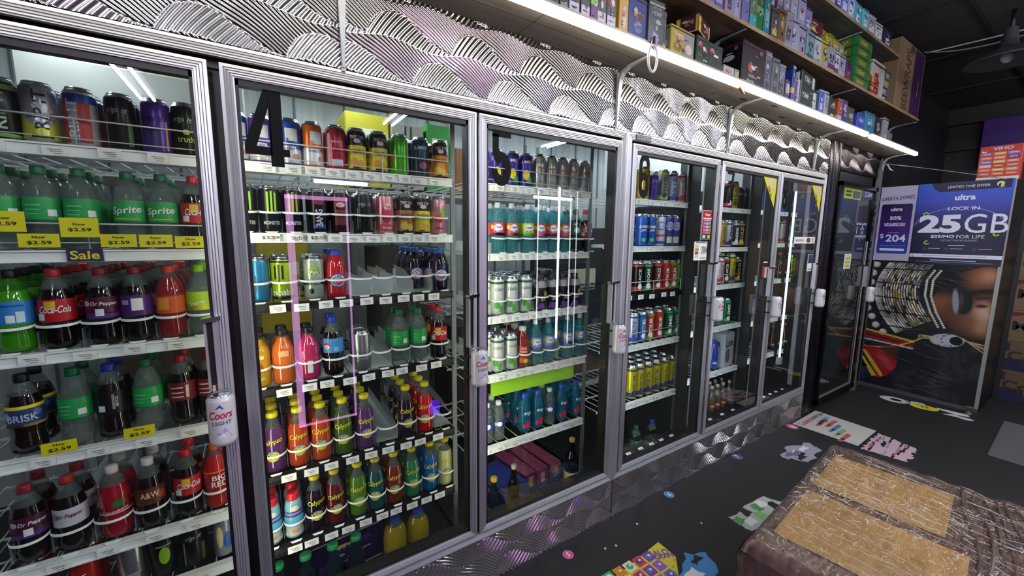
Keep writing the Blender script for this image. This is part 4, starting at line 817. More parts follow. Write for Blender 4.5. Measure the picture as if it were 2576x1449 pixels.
# ---------------------------------------------------------------- printed cartons
def carton(name, x0, x1, y0, y1, z0, z1, col, label, cat='box', group=None, art=(), rough=.4, rz=0, clear=False, side=None):
    cx, cy = (x0+x1)/2, (y0+y1)/2; hx, hy, h = (x1-x0)/2, (y1-y0)/2, z1-z0; e = min(hx, hy, h/2)*.06
    b = MB(); m = pc(col, rough)
    prof = [(-hx+e, -hy), (hx-e, -hy), (hx, -hy+e), (hx, hy-e), (hx-e, hy), (-hx+e, hy), (-hx, hy-e), (-hx, -hy+e)]
    b.add([(a, c, 0) for a, c in prof]+[(a, c, h) for a, c in prof], [tuple(reversed(range(8))), tuple(range(8, 16))]+[(i, (i+1) % 8, (i+1) % 8+8, i+8) for i in range(8)], m)
    o = b.build(name); o.location = (cx, cy, z0); o.rotation_euler = (0, 0, rz); tag(o, label, cat, group)
    b = MB(); F = FY(0, -hy, h/2); S = FX(-hx, 0, h/2); B_ = (( 0, 0, 0), (1, 0, 0), (0, 1, 0), (0, 0, -1))
    for fr, ww in ((F, hx), (S, hy)):
        for a in art:
            k = a[0]
            if k == 'r': put_rect(b, a[1]*ww, a[2]*ww, a[3]*h/2, a[4]*h/2, pc(a[5], rough), fr, a[6] if len(a) > 6 else .0006)
            if k == 'e': put_poly(b, ell(a[1]*ww, a[2]*h/2, a[3]*ww, a[4]*h/2, 16), pc(a[5], rough), fr, .0012)
            if k == 't': put_text(b, a[1], a[4]*h/2, pc(a[6], rough), fr, a[2]*ww, a[3]*h/2, a[5]*ww, .015, off=.0018, rot=a[7] if len(a) > 7 else 0)
    if name in ('product_box', 'display_box', 'drink_carton'):
        q = random.Random(label); dk = ['#17161c', '#2a2340', '#5a1a24', '#1c3a4a', '#3a3a40', '#c4bca0']; lt = ['#d6d4dc', '#c8c4b0', '#e0dcd4', '#b8c0d0', '#d8c84a', '#c86a7a']
        for fr, ww in ((F, hx), (S, hy)):
            z_ = q.uniform(.72, .88); put_rect(b, -ww*.97, ww*.97, z_*h/2, (z_+.08)*h/2, pc(q.choice(dk), rough), fr, .0022)
            put_rect(b, -ww*.97, ww*.97, -h/2*.98, -h/2*q.uniform(.84, .92), pc(q.choice(lt), rough), fr, .0022)
            for k in range(q.randint(3, 6)):
                x_ = q.uniform(-.6, .3); z_ = q.uniform(-.7, .55); put_rect(b, x_*ww, (x_+q.uniform(.25, .5))*ww, z_*h/2, (z_+q.uniform(.03, .07))*h/2, pc(q.choice(lt if k % 2 else dk), rough), fr, .0024)
            put_poly(b, ell(q.uniform(-.3, .3)*ww, q.uniform(-.1, .5)*h/2, q.uniform(.2, .4)*ww, q.uniform(.1, .2)*h/2, 14), pc(q.choice(lt), rough), fr, .0014)
            put_poly(b, ell(q.uniform(-.4, .4)*ww, q.uniform(-.5, .1)*h/2, q.uniform(.12, .25)*ww, q.uniform(.08, .14)*h/2, 12), pc(q.choice(dk), rough), fr, .0018)
        art = art or (1,); o.rotation_euler.z += q.uniform(-.05, .05); o.location.y += q.uniform(.0, .012)
    if art: c = b.build('print', o)
    if clear:
        b = MB(); b.box(-hx-.002, hx+.002, -hy-.003, hy+.002, 0.0, h+.003, WRAPCLR); b.build('plastic_wrap', o)
    return o

# wall shelf boards
ZA, ZB, ZC = 2.314, 2.584, 2.952
def board(z, x0, x1, y0, m, mf, label):
    b = MB(); b.box(x0, x1, y0, -.001, z-.018, z, m); o = b.build('wall_shelf'); tag(o, label, 'shelf', 'long wall shelves above the cooler')
    b = MB(); b.box(x0, x1, y0-.0012, y0, z-.018, z, mf); b.build('front_edge', o)
    return o
o = board(ZA, -.95, 5.03, -.214, WOODL, WOOD, 'lowest long wall shelf board with the light bar, above the steel sheets')
b = MB()
for x in (.9, 2.13, 4.3): b.box(x, x+.002, -.213, -.002, ZA-.0186, ZA-.018, mat('board_joint', '#3b3128', .8))
b.box(-.95, 2.1, -.11, -.108, ZA-.0186, ZA-.018, mat('board_joint'))
for x, y in ((2.35, -.10), (2.9, -.06), (3.2, -.1), (3.9, -.08), (4.6, -.1), (2.62, -.14)): b.add([(x+.035*math.cos(k*PI/6), y+.014*math.sin(k*PI/6), ZA-.0187) for k in range(12)], [tuple(reversed(range(12)))], mat('board_knot', '#4a3a2c', .8))
b.build('joint', o)
board(ZB, 1.0, 5.03, -.214, WOOD, mat('board_edge', '#9c8464', .6, build=noise_color('#7d6648', '#b09872', 4, 4, (1, 10, 10))), 'middle long wooden wall shelf board')
board(ZC, 2.0, 4.345, -.214, mat('board_grey', '#6c6a63', .6, build=noise_color('#5a574f', '#85827a', 3, 5, (1, 10, 10))), mat('board_edge'), 'highest wall shelf board, close under the ceiling')
BRK = mat('bracket_white', '#b4bcbe', .35, .1)
def bracket(x, z, drop, label):
    pts = [(x, -.006, z-drop), (x, -.012, z-.12), (x, -.018, z-.055), (x, -.035, z-.030), (x, -.07, z-.014), (x, -.13, z-.009), (x, -.205, z-.006)]
    hw = [.003, .009, .011, .011, .010, .008, .005]; th = [.003, .007, .010, .010, .008, .006, .004]
    b = MB(); vs = []
    P = [Vector(p) for p in pts]
    for i, p in enumerate(P):
        t = (P[min(i+1, len(P)-1)]-P[max(i-1, 0)]).normalized(); n = Vector((0, t.z, -t.y))
        for a, c in ((-1, -1), (1, -1), (1, 1), (-1, 1)): vs.append(p+Vector((a*hw[i], 0, 0))+n*c*th[i]*.6)
    fs = [(i*4+j, i*4+(j+1) % 4, i*4+4+(j+1) % 4, i*4+4+j) for i in range(len(P)-1) for j in range(4)]+[(3, 2, 1, 0), tuple((len(P)-1)*4+j for j in range(4))]
    b.add(vs, fs, BRK); b.box(x-.006, x+.006, -.004, 0.0, z-drop-.01, z-.02, BRK)
    tag(b.build('shelf_bracket'), label, 'bracket', 'white shelf brackets')
for i, x in enumerate((.263, 1.458, 2.400, 3.585, 5.028)):
    bracket(x, ZA-.018, .262 if i < 4 else .15, 'white curved steel bracket under the lowest wall shelf, '+['above door four', 'between doors five and six', 'between doors six and seven', 'above door eight', 'at the far end'][i])
for i, x in enumerate((2.13, 3.585, 5.028)): bracket(x, ZB-.018, .10, 'white steel bracket under the middle wall shelf, '+['nearest of three', 'middle of three', 'at the far end'][i])
for i, x in enumerate((3.585,)): bracket(x, ZC-.018, .10, 'white steel bracket under the highest wall shelf')
# loop tag, wires
b = MB(); b.tube([(1.372, -.262+.004*math.sin(2*a), 2.232+.052*math.cos(a)) if False else (1.372+.026*math.sin(a), -.262, 2.228+.050*math.cos(a)) for a in [2*PI*k/28 for k in range(28)]], .005, mat('loop_white', '#d4d6d8', .3), 8, True)
o = b.build('hanging_loop'); tag(o, 'white plastic loop tag hanging from the light bar', 'tag')
b = MB(); b.obox((1.390, -.252, 2.30), (.016, 0, -.006), (0, .002, 0), (.004, 0, .030), mat('tag_lilac', '#8d88a8', .3)); b.box(1.380, 1.386, -.262, -.24, 2.275, 2.315, BLACK); b.build('clip', o)
b = MB(); b.tube([(2.06, -.235, 2.262), (2.17, -.20, 2.264)], .006, mat('tape_orange', '#b8742a', .6)); tag(b.build('orange_tape'), 'scrap of orange and white tape under the lowest wall shelf', 'tape')
def wire(pts, r, c, label):
    b = MB(); n = 20; P = [Vector(p) for p in pts]; out = []
    for i in range(n+1):
        t = i/n; out.append((P[0]*(1-t)**2+P[1]*2*t*(1-t)+P[2]*t*t))
    b.tube(out, r, mat('wire_'+c, c, .5), 6); tag(b.build('cable'), label, 'cable')
wire([(4.95, -.02, 2.222), (5.1, -.4, 2.13), (5.29, -.74, 2.03)], .0035, '#77767c', 'thin grey cord running from the last bracket to the poster stand')
wire([(4.95, -.22, 3.112), (5.0, -.5, 3.11), (5.0, -1.1, 3.10)], .006, '#a8a49a', 'upper pale cable strung across the ceiling')
wire([(4.9, -.22, 3.108), (5.0, -.6, 2.98), (4.7, -1.2, 3.06)], .005, '#8d8a86', 'lower sagging pale cable below the ceiling')
b = MB(); b.tube([(4.96, -.03, 2.225), (4.985, -.06, 2.20), (4.99, -.075, 2.165), (5.01, -.09, 2.155)], .006, mat('hook_white', '#b9b9b4', .4)); tag(b.build('wall_hook'), 'small white hook on the last bracket', 'hook')
# round shade lamp
b = MB(); b.lathe([(.03, .22), (.04, .15), (.05, .10), (.10, .075), (.20, .012), (.21, 0), (.20, .003), (.1, .06), (.02, .07)], mat('lamp_shade_dark', '#33343a', .5), 36, (0, 0, 0), cap=False)
o = b.build('ceiling_lamp'); o.location = (4.55, -.74, 2.78); tag(o, 'unlit round dark dome lamp hanging from the ceiling', 'lamp')
b = MB(); b.tube([(0, 0, .20), (0, 0, .342)], .012, BLACK); b.build('stem', o)
b = MB(); b.lathe([(.012, -.01), (.03, .01), (.034, .03), (.02, .065)], mat('bulb_grey', '#8b8c94', .2), 16); b.build('bulb', o)

# ---------------------------------------------------------------- goods on the wall shelves
LOWN = 'on the lowest wall shelf'; G1, G2, G3 = 'boxes on the lowest wall shelf', 'boxes on the middle wall shelf', 'boxes on the highest wall shelf'
def vape(x0, x1, c, c2, i): return dict(col=c, art=(('r', -.86, .86, -.92, -.30, '#c9c6cc'), ('r', -.5, .5, -.62, -.52, '#5a5560'), ('e', 0, .35, .6, .28, c2), ('e', .1, .5, .35, .18, '#d8d4da'), ('t', 'VAPE', 0, .86, .1, 1.2, '#e6e2ea')))
A = [ # x0,x1,h,col,desc,art,depth
 (.30, .41, .12, '#3a2a4a', 'dark violet box half hidden at the upper picture edge', (), .12),
 (.55, .66, .12, '#2a4a3a', 'deep green box half hidden at the upper picture edge', (), .12),
 (.80, .90, .11, '#6a6a72', 'grey box near the upper picture edge', (), .12),
 (.905, .945, .09, '#3a5a3a', 'small green box', (('t','MINT',0,.2,.3,1.4,'#c8d8c0'),), .1),
 (.948, .985, .10, '#2c3a30', 'small dark green box with pale print', (('t','MINT',0,0,.3,1.5,'#b8c8b8'),('r',-.8,.8,-.9,-.5,'#8d9088')), .1),
 (.988, 1.04, .12, '#4a4650', 'black and grey vape box', vape(0,0,'#2a2630','#5a4a6a',0)['art'], .1),
 (1.043, 1.09, .13, '#2a2230', 'black vape box with white lower panel, nearest', vape(0,0,'#241c28','#8a7a9a',0)['art'], .1),
 (1.093, 1.125, .13, '#5a2a6a', 'slim purple box with a lime stripe', (('r',-1,1,-.1,.35,'#8ac83a'),('r',-1,1,.4,.6,'#c8306a')), .1),
 (1.128, 1.175, .14, '#2a1c2a', 'black vape box with a white panel, second', vape(0,0,'#2a1c2a','#7a1a2a',0)['art'], .1),
 (1.178, 1.228, .14, '#221c22', 'black vape box with a white panel and red fruit', vape(0,0,'#221c22','#8a1a3a',0)['art'], .1),
 (1.232, 1.285, .145, '#c89a2a', 'yellow box with a white animal shape', (('e',.05,-.3,.45,.5,'#cfc9b0'),('e',.05,.18,.3,.18,'#d8d4c0'),('e',0,.78,.6,.12,'#2a2418'),('t','MELLO',0,.78,.09,.8,'#d8b84a')), .1),
 (1.292, 1.405, .16, '#1c348c', 'blue box with orange lettering', (('r',-.62,.7,.1,.45,'#1a2a6a'),('t','RILLO',.1,.2,.2,1.1,'#e08a1c'),('t','SIZE',.1,.02,.1,.7,'#e08a1c'),('e',.05,-.38,.42,.30,'#7a86b8'),('t','DIGITAL',.05,-.38,.12,.7,'#1c2a6a'),('t','SCALES',.05,-.85,.08,.9,'#b8bccc')), .12),
 (1.410, 1.505, .175, '#1c2a26', 'dark green box with pale hemp lettering', (('t','ZIG ZAG',.0,.66,.10,1.0,'#b9c4bc'),('t','HEMP',0,.42,.20,1.2,'#b9c4bc'),('r',-.5,.3,.1,.13,'#8d9a90'),('r',-.9,.7,-.6,-.9,'#2c1a4a')), .13),
 (1.512, 1.530, .155, '#1a3a2a', 'thin dark green box edge on', (('r',-1,1,-.9,-.6,'#c8d83a'),), .13),
 (1.545, 1.725, .115, '#a89420', 'large yellow and silver box with pale shapes', (('t','Queen',-.4,.45,.3,.8,'#e0dcb8'),('e',-.4,-.4,.35,.3,'#8a6a1a'),('e',-.35,-.35,.22,.15,'#e8e0c8'),('r',.1,.95,-.9,.9,'#8a8a84'),('e',.5,-.3,.3,.35,'#c8c0a8')), .13),
 (1.74, 1.84, .125, '#12301f', 'dark green box with three watermelon slices', (('e',-.45,.35,.32,.28,'#c8606a'),('e',-.45,.12,.3,.2,'#12301f'),('e',.4,.05,.32,.24,'#c8606a'),('e',.4,-.15,.3,.2,'#12301f'),('t','Cream',-.4,-.3,.18,.6,'#8ab83a'),('t','Cream',.5,-.55,.18,.6,'#d8e0d8')), .14),
 (1.845, 1.965, .12, '#16301f', 'dark green box beside the watermelon one', (('e',-.5,.4,.3,.25,'#c8606a'),('e',-.5,.2,.3,.18,'#16301f')), .14),
 (1.975, 2.065, .05, '#b8b4b0', 'low white box with faint red print', (('t','SMOKE',-.1,0,.5,1.2,'#b85a4a'),), .10),
 (2.075, 2.115, .05, '#a8a490', 'low cream box', (('r',-.3,.3,-.9,.9,'#c8c84a'),), .10),
 (2.125, 2.365, .20, '#101114', 'large black box with an orange lion head', (('e',-.3,-.15,.22,.26,'#b8481c'),('e',-.26,-.22,.12,.14,'#d8a06a'),('t','LION',-.25,-.55,.16,.5,'#c8c4c0'),('t','BRAND',-.25,-.80,.12,.6,'#c8c4c0'),('e',.5,.72,.14,.10,'#8a5a4a')), .15),
 (2.37, 2.44, .21, '#8a8698', 'tall silver pack with grey print, nearest', (('r',-.6,.6,-.3,.6,'#6a6478'),('r',-.6,.6,-.85,-.45,'#5a5a64')), .12),
 (2.445, 2.52, .19, '#77807c', 'tall silver green pack with grey print', (('r',-.6,.6,-.2,.5,'#5a6a60'),('r',-.6,.6,-.85,-.45,'#4a5050')), .12),
 (2.525, 2.60, .18, '#8d8b98', 'tall silver pack with barcode, third', (('r',-.6,.6,-.75,-.1,'#55525c'),('e',0,.4,.5,.2,'#a8a8b8')), .12),
 (2.61, 2.665, .11, '#5a4a6a', 'grey violet slim box', (('r',-.7,.7,-.2,.7,'#c8c0d0'),), .1),
 (2.67, 2.70, .20, '#1c3a8c', 'narrow royal blue box', (('r',-1,1,-.5,-.2,'#c8b84a'),), .1),
 (2.71, 2.77, .14, '#5a2a7a', 'purple and white slim box', (('r',0,1,-1,1,'#b8b4c0'),), .1),
 (2.78, 3.06, .125, '#122a20', 'dark green box with white barcode panel, lower of two', (('t','YAK',-.5,.1,.5,.7,'#c8d0cc'),('r',.35,.72,-.7,.75,'#c4c8c4')), .15),
 (3.07, 3.13, .15, '#1c4aa8', 'bright blue slim box', (('r',-.5,.5,-.6,-.1,'#c8ccd8'),), .1),
 (3.135, 3.20, .15, '#a8acb8', 'white slim box beside the blue one', (('r',-.5,.5,-.3,.5,'#6a6a78'),), .1),
 (3.21, 3.33, .13, '#16171a', 'black box with small white figures', (('t','KONG',0,.2,.3,1.2,'#b8b8b8'),('r',-.5,.5,-.8,-.5,'#c8c83a')), .12),
 (3.335, 3.40, .14, '#a8481c', 'orange brown slim box', (('r',-1,1,-1,-.5,'#b8b4b0'),), .1),
 (3.41, 3.50, .15, '#3a2a7c', 'indigo box with rows of figures', (('e',.3,.5,.4,.15,'#b89ab8'),('e',.3,.1,.4,.15,'#b89ab8'),('e',.3,-.3,.4,.15,'#b89ab8')), .1),
 (3.51, 3.62, .12, '#2a3a2c', 'dull green box', (('r',-.5,.5,-.2,.3,'#8a9a8a'),), .1),
 (3.70, 3.83, .11, '#2c4ab8', 'blue box with pale print near the light bar gap', (('t','BLUE',0,.1,.4,1.2,'#a8b4e0'),), .12),
 (3.84, 4.02, .145, '#2a7a9c', 'teal blue box standing over the light bar gap', (('t','ICE',0,.2,.35,.9,'#b8d8e0'),), .12),
 (4.05, 4.20, .14, '#14141a', 'black box with silver emblems', (('e',0,.3,.4,.2,'#8a8a90'),('e',0,-.3,.4,.2,'#77777c')), .12),
 (4.22, 4.34, .16, '#8a8a92', 'silver striped box', (('r',-.2,.2,-.9,.9,'#c8c8cc'),), .1),
 (4.38, 4.46, .07, '#6a6a70', 'small grey box, last on the shelf', (), .08),
]
for i, (x0, x1, h, c, dsc, art, dp) in enumerate(A):
    carton('product_box', x0, x1, -.205, -.205+dp, ZA, ZA+h, c, dsc+', '+LOWN, 'box', G1, art, clear=(i in (11, 12, 20, 21, 22)))
# second rows and stacks on the lowest shelf
carton('product_box', 1.70, 1.87, -.200, -.10, ZA+.126, ZA+.20, '#4a1420', 'maroon box with yellow price flash lying on the watermelon box', 'box', G1, (('r', -.95, -.6, -.9, .9, '#d8c02a'), ('t', '1.29', -.78, 0, .3, .25, '#2a2410'), ('t', 'WINE', .2, .2, .5, .8, '#c8a8a8'), ('r', .75, .95, -.9, .9, '#c8b84a')), rz=.25)
carton('product_box', 2.80, 3.05, -.19, -.07, ZA+.126, ZA+.21, '#12241c', 'dark green box with large white letters, upper of two, on the lowest wall shelf', 'box', G1, (('t', 'YAK', -.35, 0, .9, .8, '#c8d0cc'), ('r', .45, .8, -.7, .8, '#c4c8c4')), rz=.06)
for i, (x0, x1, c) in enumerate([(.45, .62, '#4a3a2a'), (.95, 1.25, '#2a2a38'), (1.5, 1.9, '#3a3428'), (2.6, 3.1, '#24242c'), (3.2, 3.6, '#2c2830')]):
    carton('product_box', x0, x1, (-.075, -.075, -.06, -.04, -.07)[i], -.01, ZA, ZA+.17, c, 'dark box in the back row of the lowest wall shelf, '+ORD[i]+' from the left', 'box', G1)
Bx = [
 (1.30, 1.42, .20, '#5a5a70', (('r',-.6,.6,-.5,.4,'#8a86a0'),)), (1.45, 1.56, .20, '#8a84b0', (('r',-.6,.6,-.5,.4,'#b8b0d0'),)), (1.60, 1.70, .2, '#6a3a4a', ()),
 (1.79, 1.86, .22, '#8f88c8', (('r',-.7,.7,-.1,.6,'#5a4a8c'),('r',-.6,.6,-.2,-.1,'#c8c83a'))), (1.865, 1.935, .22, '#7a74b8', (('r',-.7,.7,-.7,-.2,'#c8c4e0'),('e',0,.4,.5,.25,'#4a3a7c'))), (1.94, 2.01, .24, '#9a94b4', (('r',-.5,.6,-.8,-.4,'#4a4658'),('e',0,.4,.6,.22,'#6a6a9c'))),
 (2.015, 2.09, .22, '#a8a4cc', (('r',-.5,.5,-.9,-.2,'#c4c0dc'),)), (2.095, 2.16, .23, '#8c88c0', (('e',0,.2,.5,.3,'#b8b4dc'),)), (2.165, 2.225, .2, '#5a7a5a', (('r',-1,1,-.9,-.4,'#3a9a9c'),)), (2.23, 2.30, .22, '#2f8c3a', (('r',-1,1,-.2,.1,'#8ac88a'),)), (2.305, 2.37, .21, '#2a9aa8', (('r',-.6,.6,-.6,.2,'#b8dce0'),)),
 (2.375, 2.45, .15, '#4a4a4a', (('r',-.7,.7,-.7,-.3,'#c8b84a'),)), (2.455, 2.53, .17, '#8a6a3a', (('e',0,.2,.5,.4,'#c8a05a'),)), (2.535, 2.61, .18, '#a8a8b0', (('r',-.6,.6,-.6,0,'#6a6a70'),)), (2.615, 2.70, .17, '#9a98b0', (('e',0,.1,.4,.2,'#5a589c'),)), (2.705, 2.80, .16, '#b4b4c0', (('e',-.3,.1,.3,.2,'#4a4a8c'),('e',.4,.1,.3,.2,'#4a4a8c'))),
 (2.805, 2.90, .15, '#8fb0b8', (('e',-.3,.1,.3,.2,'#3a5a8c'),('e',.4,.1,.3,.2,'#3a5a8c'),('r',-.9,.9,-.9,-.6,'#3a6a78'))), (2.905, 3.0, .15, '#a4b4bc', (('e',-.3,.1,.3,.2,'#6a6a7c'),('r',-.9,.9,-.9,-.6,'#8a8a9c'))), (3.005, 3.10, .15, '#c4bc3a', (('e',0,.2,.5,.3,'#3a3a8c'),('r',-.9,.9,-.9,-.5,'#b8b8c4'))), (3.105, 3.20, .14, '#b8b4c4', (('e',-.4,.2,.3,.25,'#4a4a6c'),('e',.4,.2,.3,.25,'#4a4a6c'),('r',-.9,.9,-.8,-.4,'#8a3a6a'))),
 (3.205, 3.30, .14, '#c4c0cc', (('e',-.4,.2,.3,.25,'#4a6a6c'),('e',.4,.2,.3,.25,'#8a3a6c'),('r',-.9,.9,-.8,-.4,'#6a3a6a'))), (3.305, 3.40, .14, '#b4b0c4', (('e',-.3,.2,.3,.25,'#5a4a8c'),('r',-.9,.9,-.8,-.4,'#c8c4d8'))), (3.41, 3.50, .12, '#6a1c7a', (('r',-.8,.8,-.8,0,'#b82a6a'),)), 
]
def cname(c):
    r, g, b_ = [int(c[i:i+2], 16) for i in (1, 3, 5)]; mx, mn = max(r, g, b_), min(r, g, b_)
    if mx-mn < 26: return 'black' if mx < 60 else ('grey' if mx < 140 else 'silver')
    if r > g and g > b_ and r-g < 50 and g-b_ > 60: return 'yellow'
    if r >= g >= b_: return 'brown' if mx < 170 else 'orange'
    if g >= r and g >= b_: return 'green' if b_ < r+40 else 'teal'
    if b_ >= r and b_ >= g: return 'purple' if r > g+4 else 'blue'
    return 'maroon' if mx < 130 else 'red'
for i, (x0, x1, h, c, art) in enumerate(Bx):
    carton('product_box', x0, x1, -.205, -.09, ZB, ZB+h, c, '%s pack on the middle wall shelf, %s place from the left' % (cname(c), ORD[i] if i < 20 else 'twenty-'+ORD[i-20]), 'box', G2, art, clear=(i > 2 and i % 3 != 2))
    if i >= 11 and i < 22:
        h2 = (.12, .12, .12, .15, .15, .14, .0, .0, .08, .08, .08)[i-11]
        if h2: carton('product_box', x0+.004, x1-.004, -.19, -.08, ZB+h+(.0032), ZB+h+h2, ['#7a1c28', '#8a86a8', '#b0a8c8', '#c8c4d4', '#b4b0d4', '#9a98c8', '', '', '#c4b82a', '#c8b43a', '#b0b060'][i-11], 'small pack stacked on the %s pack, middle wall shelf' % (ORD[i] if i < 20 else 'twenty-'+ORD[i-20]), 'box', G2, (('r', -.6, .6, -.5, .1, '#e0dce8'),), clear=True)
carton('product_box', 2.92, 3.16, -.15, -.02, ZB+.16, ZB+.30, '#6a1420', 'maroon box with a pale word, high on the middle wall shelf', 'box', G2, (('t', 'IMPERIAL', .1, -.65, .22, 1.2, '#d8b8a8'), ('r', -.3, .3, .6, .75, '#b88a8a')))
for k in range(2): carton('product_box', 3.17+.09*k, 3.255+.09*k, -.14, -.03, ZB+.15, ZB+.28-.0*k, '#b8bcc4', '%s white and lime pack behind the stack on the middle wall shelf' % ('left' if k == 0 else 'right'), 'box', G2, (('r', -1, 1, .6, 1, '#a8b83a'), ('e', 0, .1, .4, .25, '#4a4a8c')))
for k in range(5):
    carton('cigar_box', 3.53, 3.80, -.205, -.06, ZB+.062*k+.001*k, ZB+.062*k+.0605+.001*k, '#1a5a2c', 'dark green box with a golden landscape, %s up in the stack' % ORD[k], 'box', 'green boxes stacked on the middle wall shelf', (('r', -.9, .55, -.8, .8, '#5a6a2a'), ('t', 'LEAF', -.2, 0, .8, .9, '#c8c060'), ('r', .62, .98, -1, 1, '#1c7a3a')))
carton('display_box', 3.86, 4.12, -.205, -.10, ZB, ZB+.24, '#b8b4b0', 'tall white display box with a red header, beside the green stack', 'box', G2, (('t', 'WRAP', -.1, .75, .14, 1.0, '#a83a2a'), ('r', .3, .36, -.9, .6, '#7a7a7a')))
for k in range(3): carton('display_box', 3.82, 3.99, -.213, -.207, ZB+.055*k, ZB+.055*k+.05, '#b01c2c', 'small red pack, %s up, in front of the white display box' % ORD[k], 'box', G2, (('r', -.9, -.4, -.2, .8, '#d8c02a'), ('e', .3, 0, .3, .5, '#4a0a14')))
for k in range(4): carton('product_box', 4.14, 4.26, -.20, -.09, ZB+.055*k, ZB+.055*k+.053, ['#3a3a44', '#2c5a8c', '#8a8a2a', '#55555c'][k], '%s slim pack, %s up, beside the cardboard carton' % (['charcoal', 'blue', 'olive', 'grey'][k], ORD[k]), 'box', G2, (('r', -.8, .4, -.5, .5, '#a8a8ac'),))
# tall cardboard carton with purple print at the far end
o = carton('cardboard_carton', 4.36, 5.0, -.212, -.03, ZB, ZB+.515, '#7a6248', 'tall brown cardboard carton with purple panel at the far shelf end', 'carton', None, (), .8)
b = MB(); F = FY(0, -.091, .2575); S = FX(-.32, 0, .2575)
put_text(b, 'BEEWRAPS', .14, pc('#3a2a1c', .8), F, -.10, -.02, .46, .02, rot=PI/2); put_rect(b, .05, .30, -.25, .25, pc('#3a1248', .5), F); put_rect(b, .03, .04, -.25, .25, pc('#5a4632', .8), F)
put_rect(b, .20, .21, -.10, .02, pc('#c4a8c8', .5), F, .001); put_rect(b, -.09, .02, .2, .25, pc('#3a2a1c', .8), F); b.build('print', o)
for i, (x0, x1, h, c) in enumerate([(2.45, 2.56, .13, '#a8a4c4'), (2.58, 2.70, .13, '#8a86b8'), (2.73, 2.86, .13, '#b4b0c8'), (3.03, 3.12, .14, '#a89aac'), (3.13, 3.22, .15, '#2c3c9c'), (3.23, 3.33, .15, '#6a7ac8'), (3.34, 3.44, .15, '#9aa8d8'), (3.46, 3.58, .14, '#4aa0b8'), (3.59, 3.68, .13, '#5ab4c0'), (3.70, 3.82, .13, '#8a8a94'), (3.84, 3.98, .12, '#b8b4c0'), (4.02, 4.16, .12, '#2a2440')]):
    carton('product_box', x0, x1, -.205, -.08, ZC, ZC+h, c, '%s pack on the highest wall shelf, %s from the left' % (cname(c), ORD[i]), 'box', G3, (('r', -.6, .6, -.6, .0, '#d8d8e0'), ('r', -.5, .5, .3, .5, '#4a4a6a')))

# ---------------------------------------------------------------- cartons deep in the cooler
BK = [(-.75, .0, 2.06, 2.30, '#a8a9a4', 'grey'), (.46, .70, 1.80, 2.20, '#b8b02a', 'yellow'), (.71, .91, 1.80, 2.17, '#9a948c', 'pale brown'), (.93, 1.10, 1.80, 2.20, '#2f8c3a', 'green'), (1.12, 1.47, 1.80, 2.08, '#8a5a3a', 'brown'), (1.5, 1.75, 1.8, 2.1, '#8a8c8c', 'grey'),
      (-.6, -.2, .75, 1.35, '#5a4a3a', 'brown'), (.0, .24, 1.0, 1.47, '#b09a1c', 'mustard yellow'), (.62, 1.0, .8, 1.45, '#3a3430', 'dark'), (1.1, 1.6, .1, .9, '#2a2a2c', 'black'), (.1, .6, .0505, .70, '#2a2438', 'dark violet'), (2.0, 2.5, .3, 1.5, '#2c3034', 'charcoal'), (2.7, 3.2, .3, 1.6, '#26282c', 'black'), (3.4, 4.0, .2805, 1.5, '#2a2d34', 'slate')]
for i, (x0, x1, z0, z1, c, nm) in enumerate(BK):
    carton('stock_carton', x0, x1, 1.05, 1.45, z0, z1, c, '%s carton at the cooler back behind %s' % (nm, ['the top cans of the unnumbered door', 'the top cans of door four', 'the passion cans of door four', 'the last cans of door four', 'the top cans of door five', 'the last top cans of door five', 'the unnumbered door', 'the middle of door four', 'the right part of door four', 'the low part of door five', 'the low part of door four', 'door six', 'door seven', 'door eight'][i]), 'carton', 'cartons at the back of the cooler', (('r', -.6, .6, .3, .6, '#d8d4b8'),), .7)
b = MB()
for x0, x1, z in ((-.8, .75, 1.78), (.78, 1.78, 1.78), (-.7, 1.05, .73), (1.9, 4.1, .28), (-.8, .02, 2.04)): b.box(x0, x1, 1.0, 1.5, z-.02, z-.001, WIRE)
for x in (-.8, .76, 1.9, 3.3, 4.1): b.box(x-.015, x+.015, 1.48, 1.5, .05, 2.1, WIRE)
b.box(.02, .64, 1.0, 1.5, .03, .05, WIRE)
tag(b.build('stock_rack'), 'pale wire racks holding cartons at the back of the cooler', 'rack')
# special goods
carton('beer_carton', 2.93, 3.10, .215, .40, .5385, .80, '#a9adb0', 'white beer carton with large dark lettering, fifth shelf, door seven', 'carton', None, (('t', 'Lite', -.05, .42, .45, 1.4, '#1c2438'), ('e', -.3, -.35, .4, .42, '#5a3a34'), ('e', -.3, -.35, .3, .3, '#8a7a78')), .5, .12)
carton('beer_carton', 3.54, 3.70, .21, .40, 1.7355, 1.90, '#2c4a9c', 'blue carton with yellow patch on the top shelf behind door eight', 'carton', None, (('r', 0, .7, -.2, .7, '#b8a83a'),), .5)
carton('beer_carton', 3.72, 3.86, .21, .40, 1.7355, 1.89, '#3a5a9c', 'pale lettered blue carton, right on the top shelf behind door eight', 'carton', None, (('t', 'malu', 0, 0, .4, 1.2, '#a8b4d0'),), .5)
carton('beer_carton', 3.56, 3.78, .21, .42, .8625, .98, '#8d908c', 'clear wrapped white bottle pack behind door eight', 'carton', None, (('r', -.7, .7, -.3, .3, '#b8bab8'),), .4, clear=True)
carton('drink_carton', .10, .40, .30, .40, .0705, .25, '#241a4a', 'dark violet drink carton among the green capped bottles, door four', 'carton', None, (('t', 'WATER', .1, .3, .25, 1.2, '#4a4a9c', .1), ('r', -.8, .2, -.6, -.2, '#3a3a7c')), .4, .12)
carton('drink_carton', 1.00, 1.16, .24, .52, .0705, .19, '#1c2c7c', 'blue drink carton on the floor deck behind door five', 'carton', None, (('t', 'BUSCH', 0, 0, .5, 1.3, '#8a94c8'),), .4, .15)
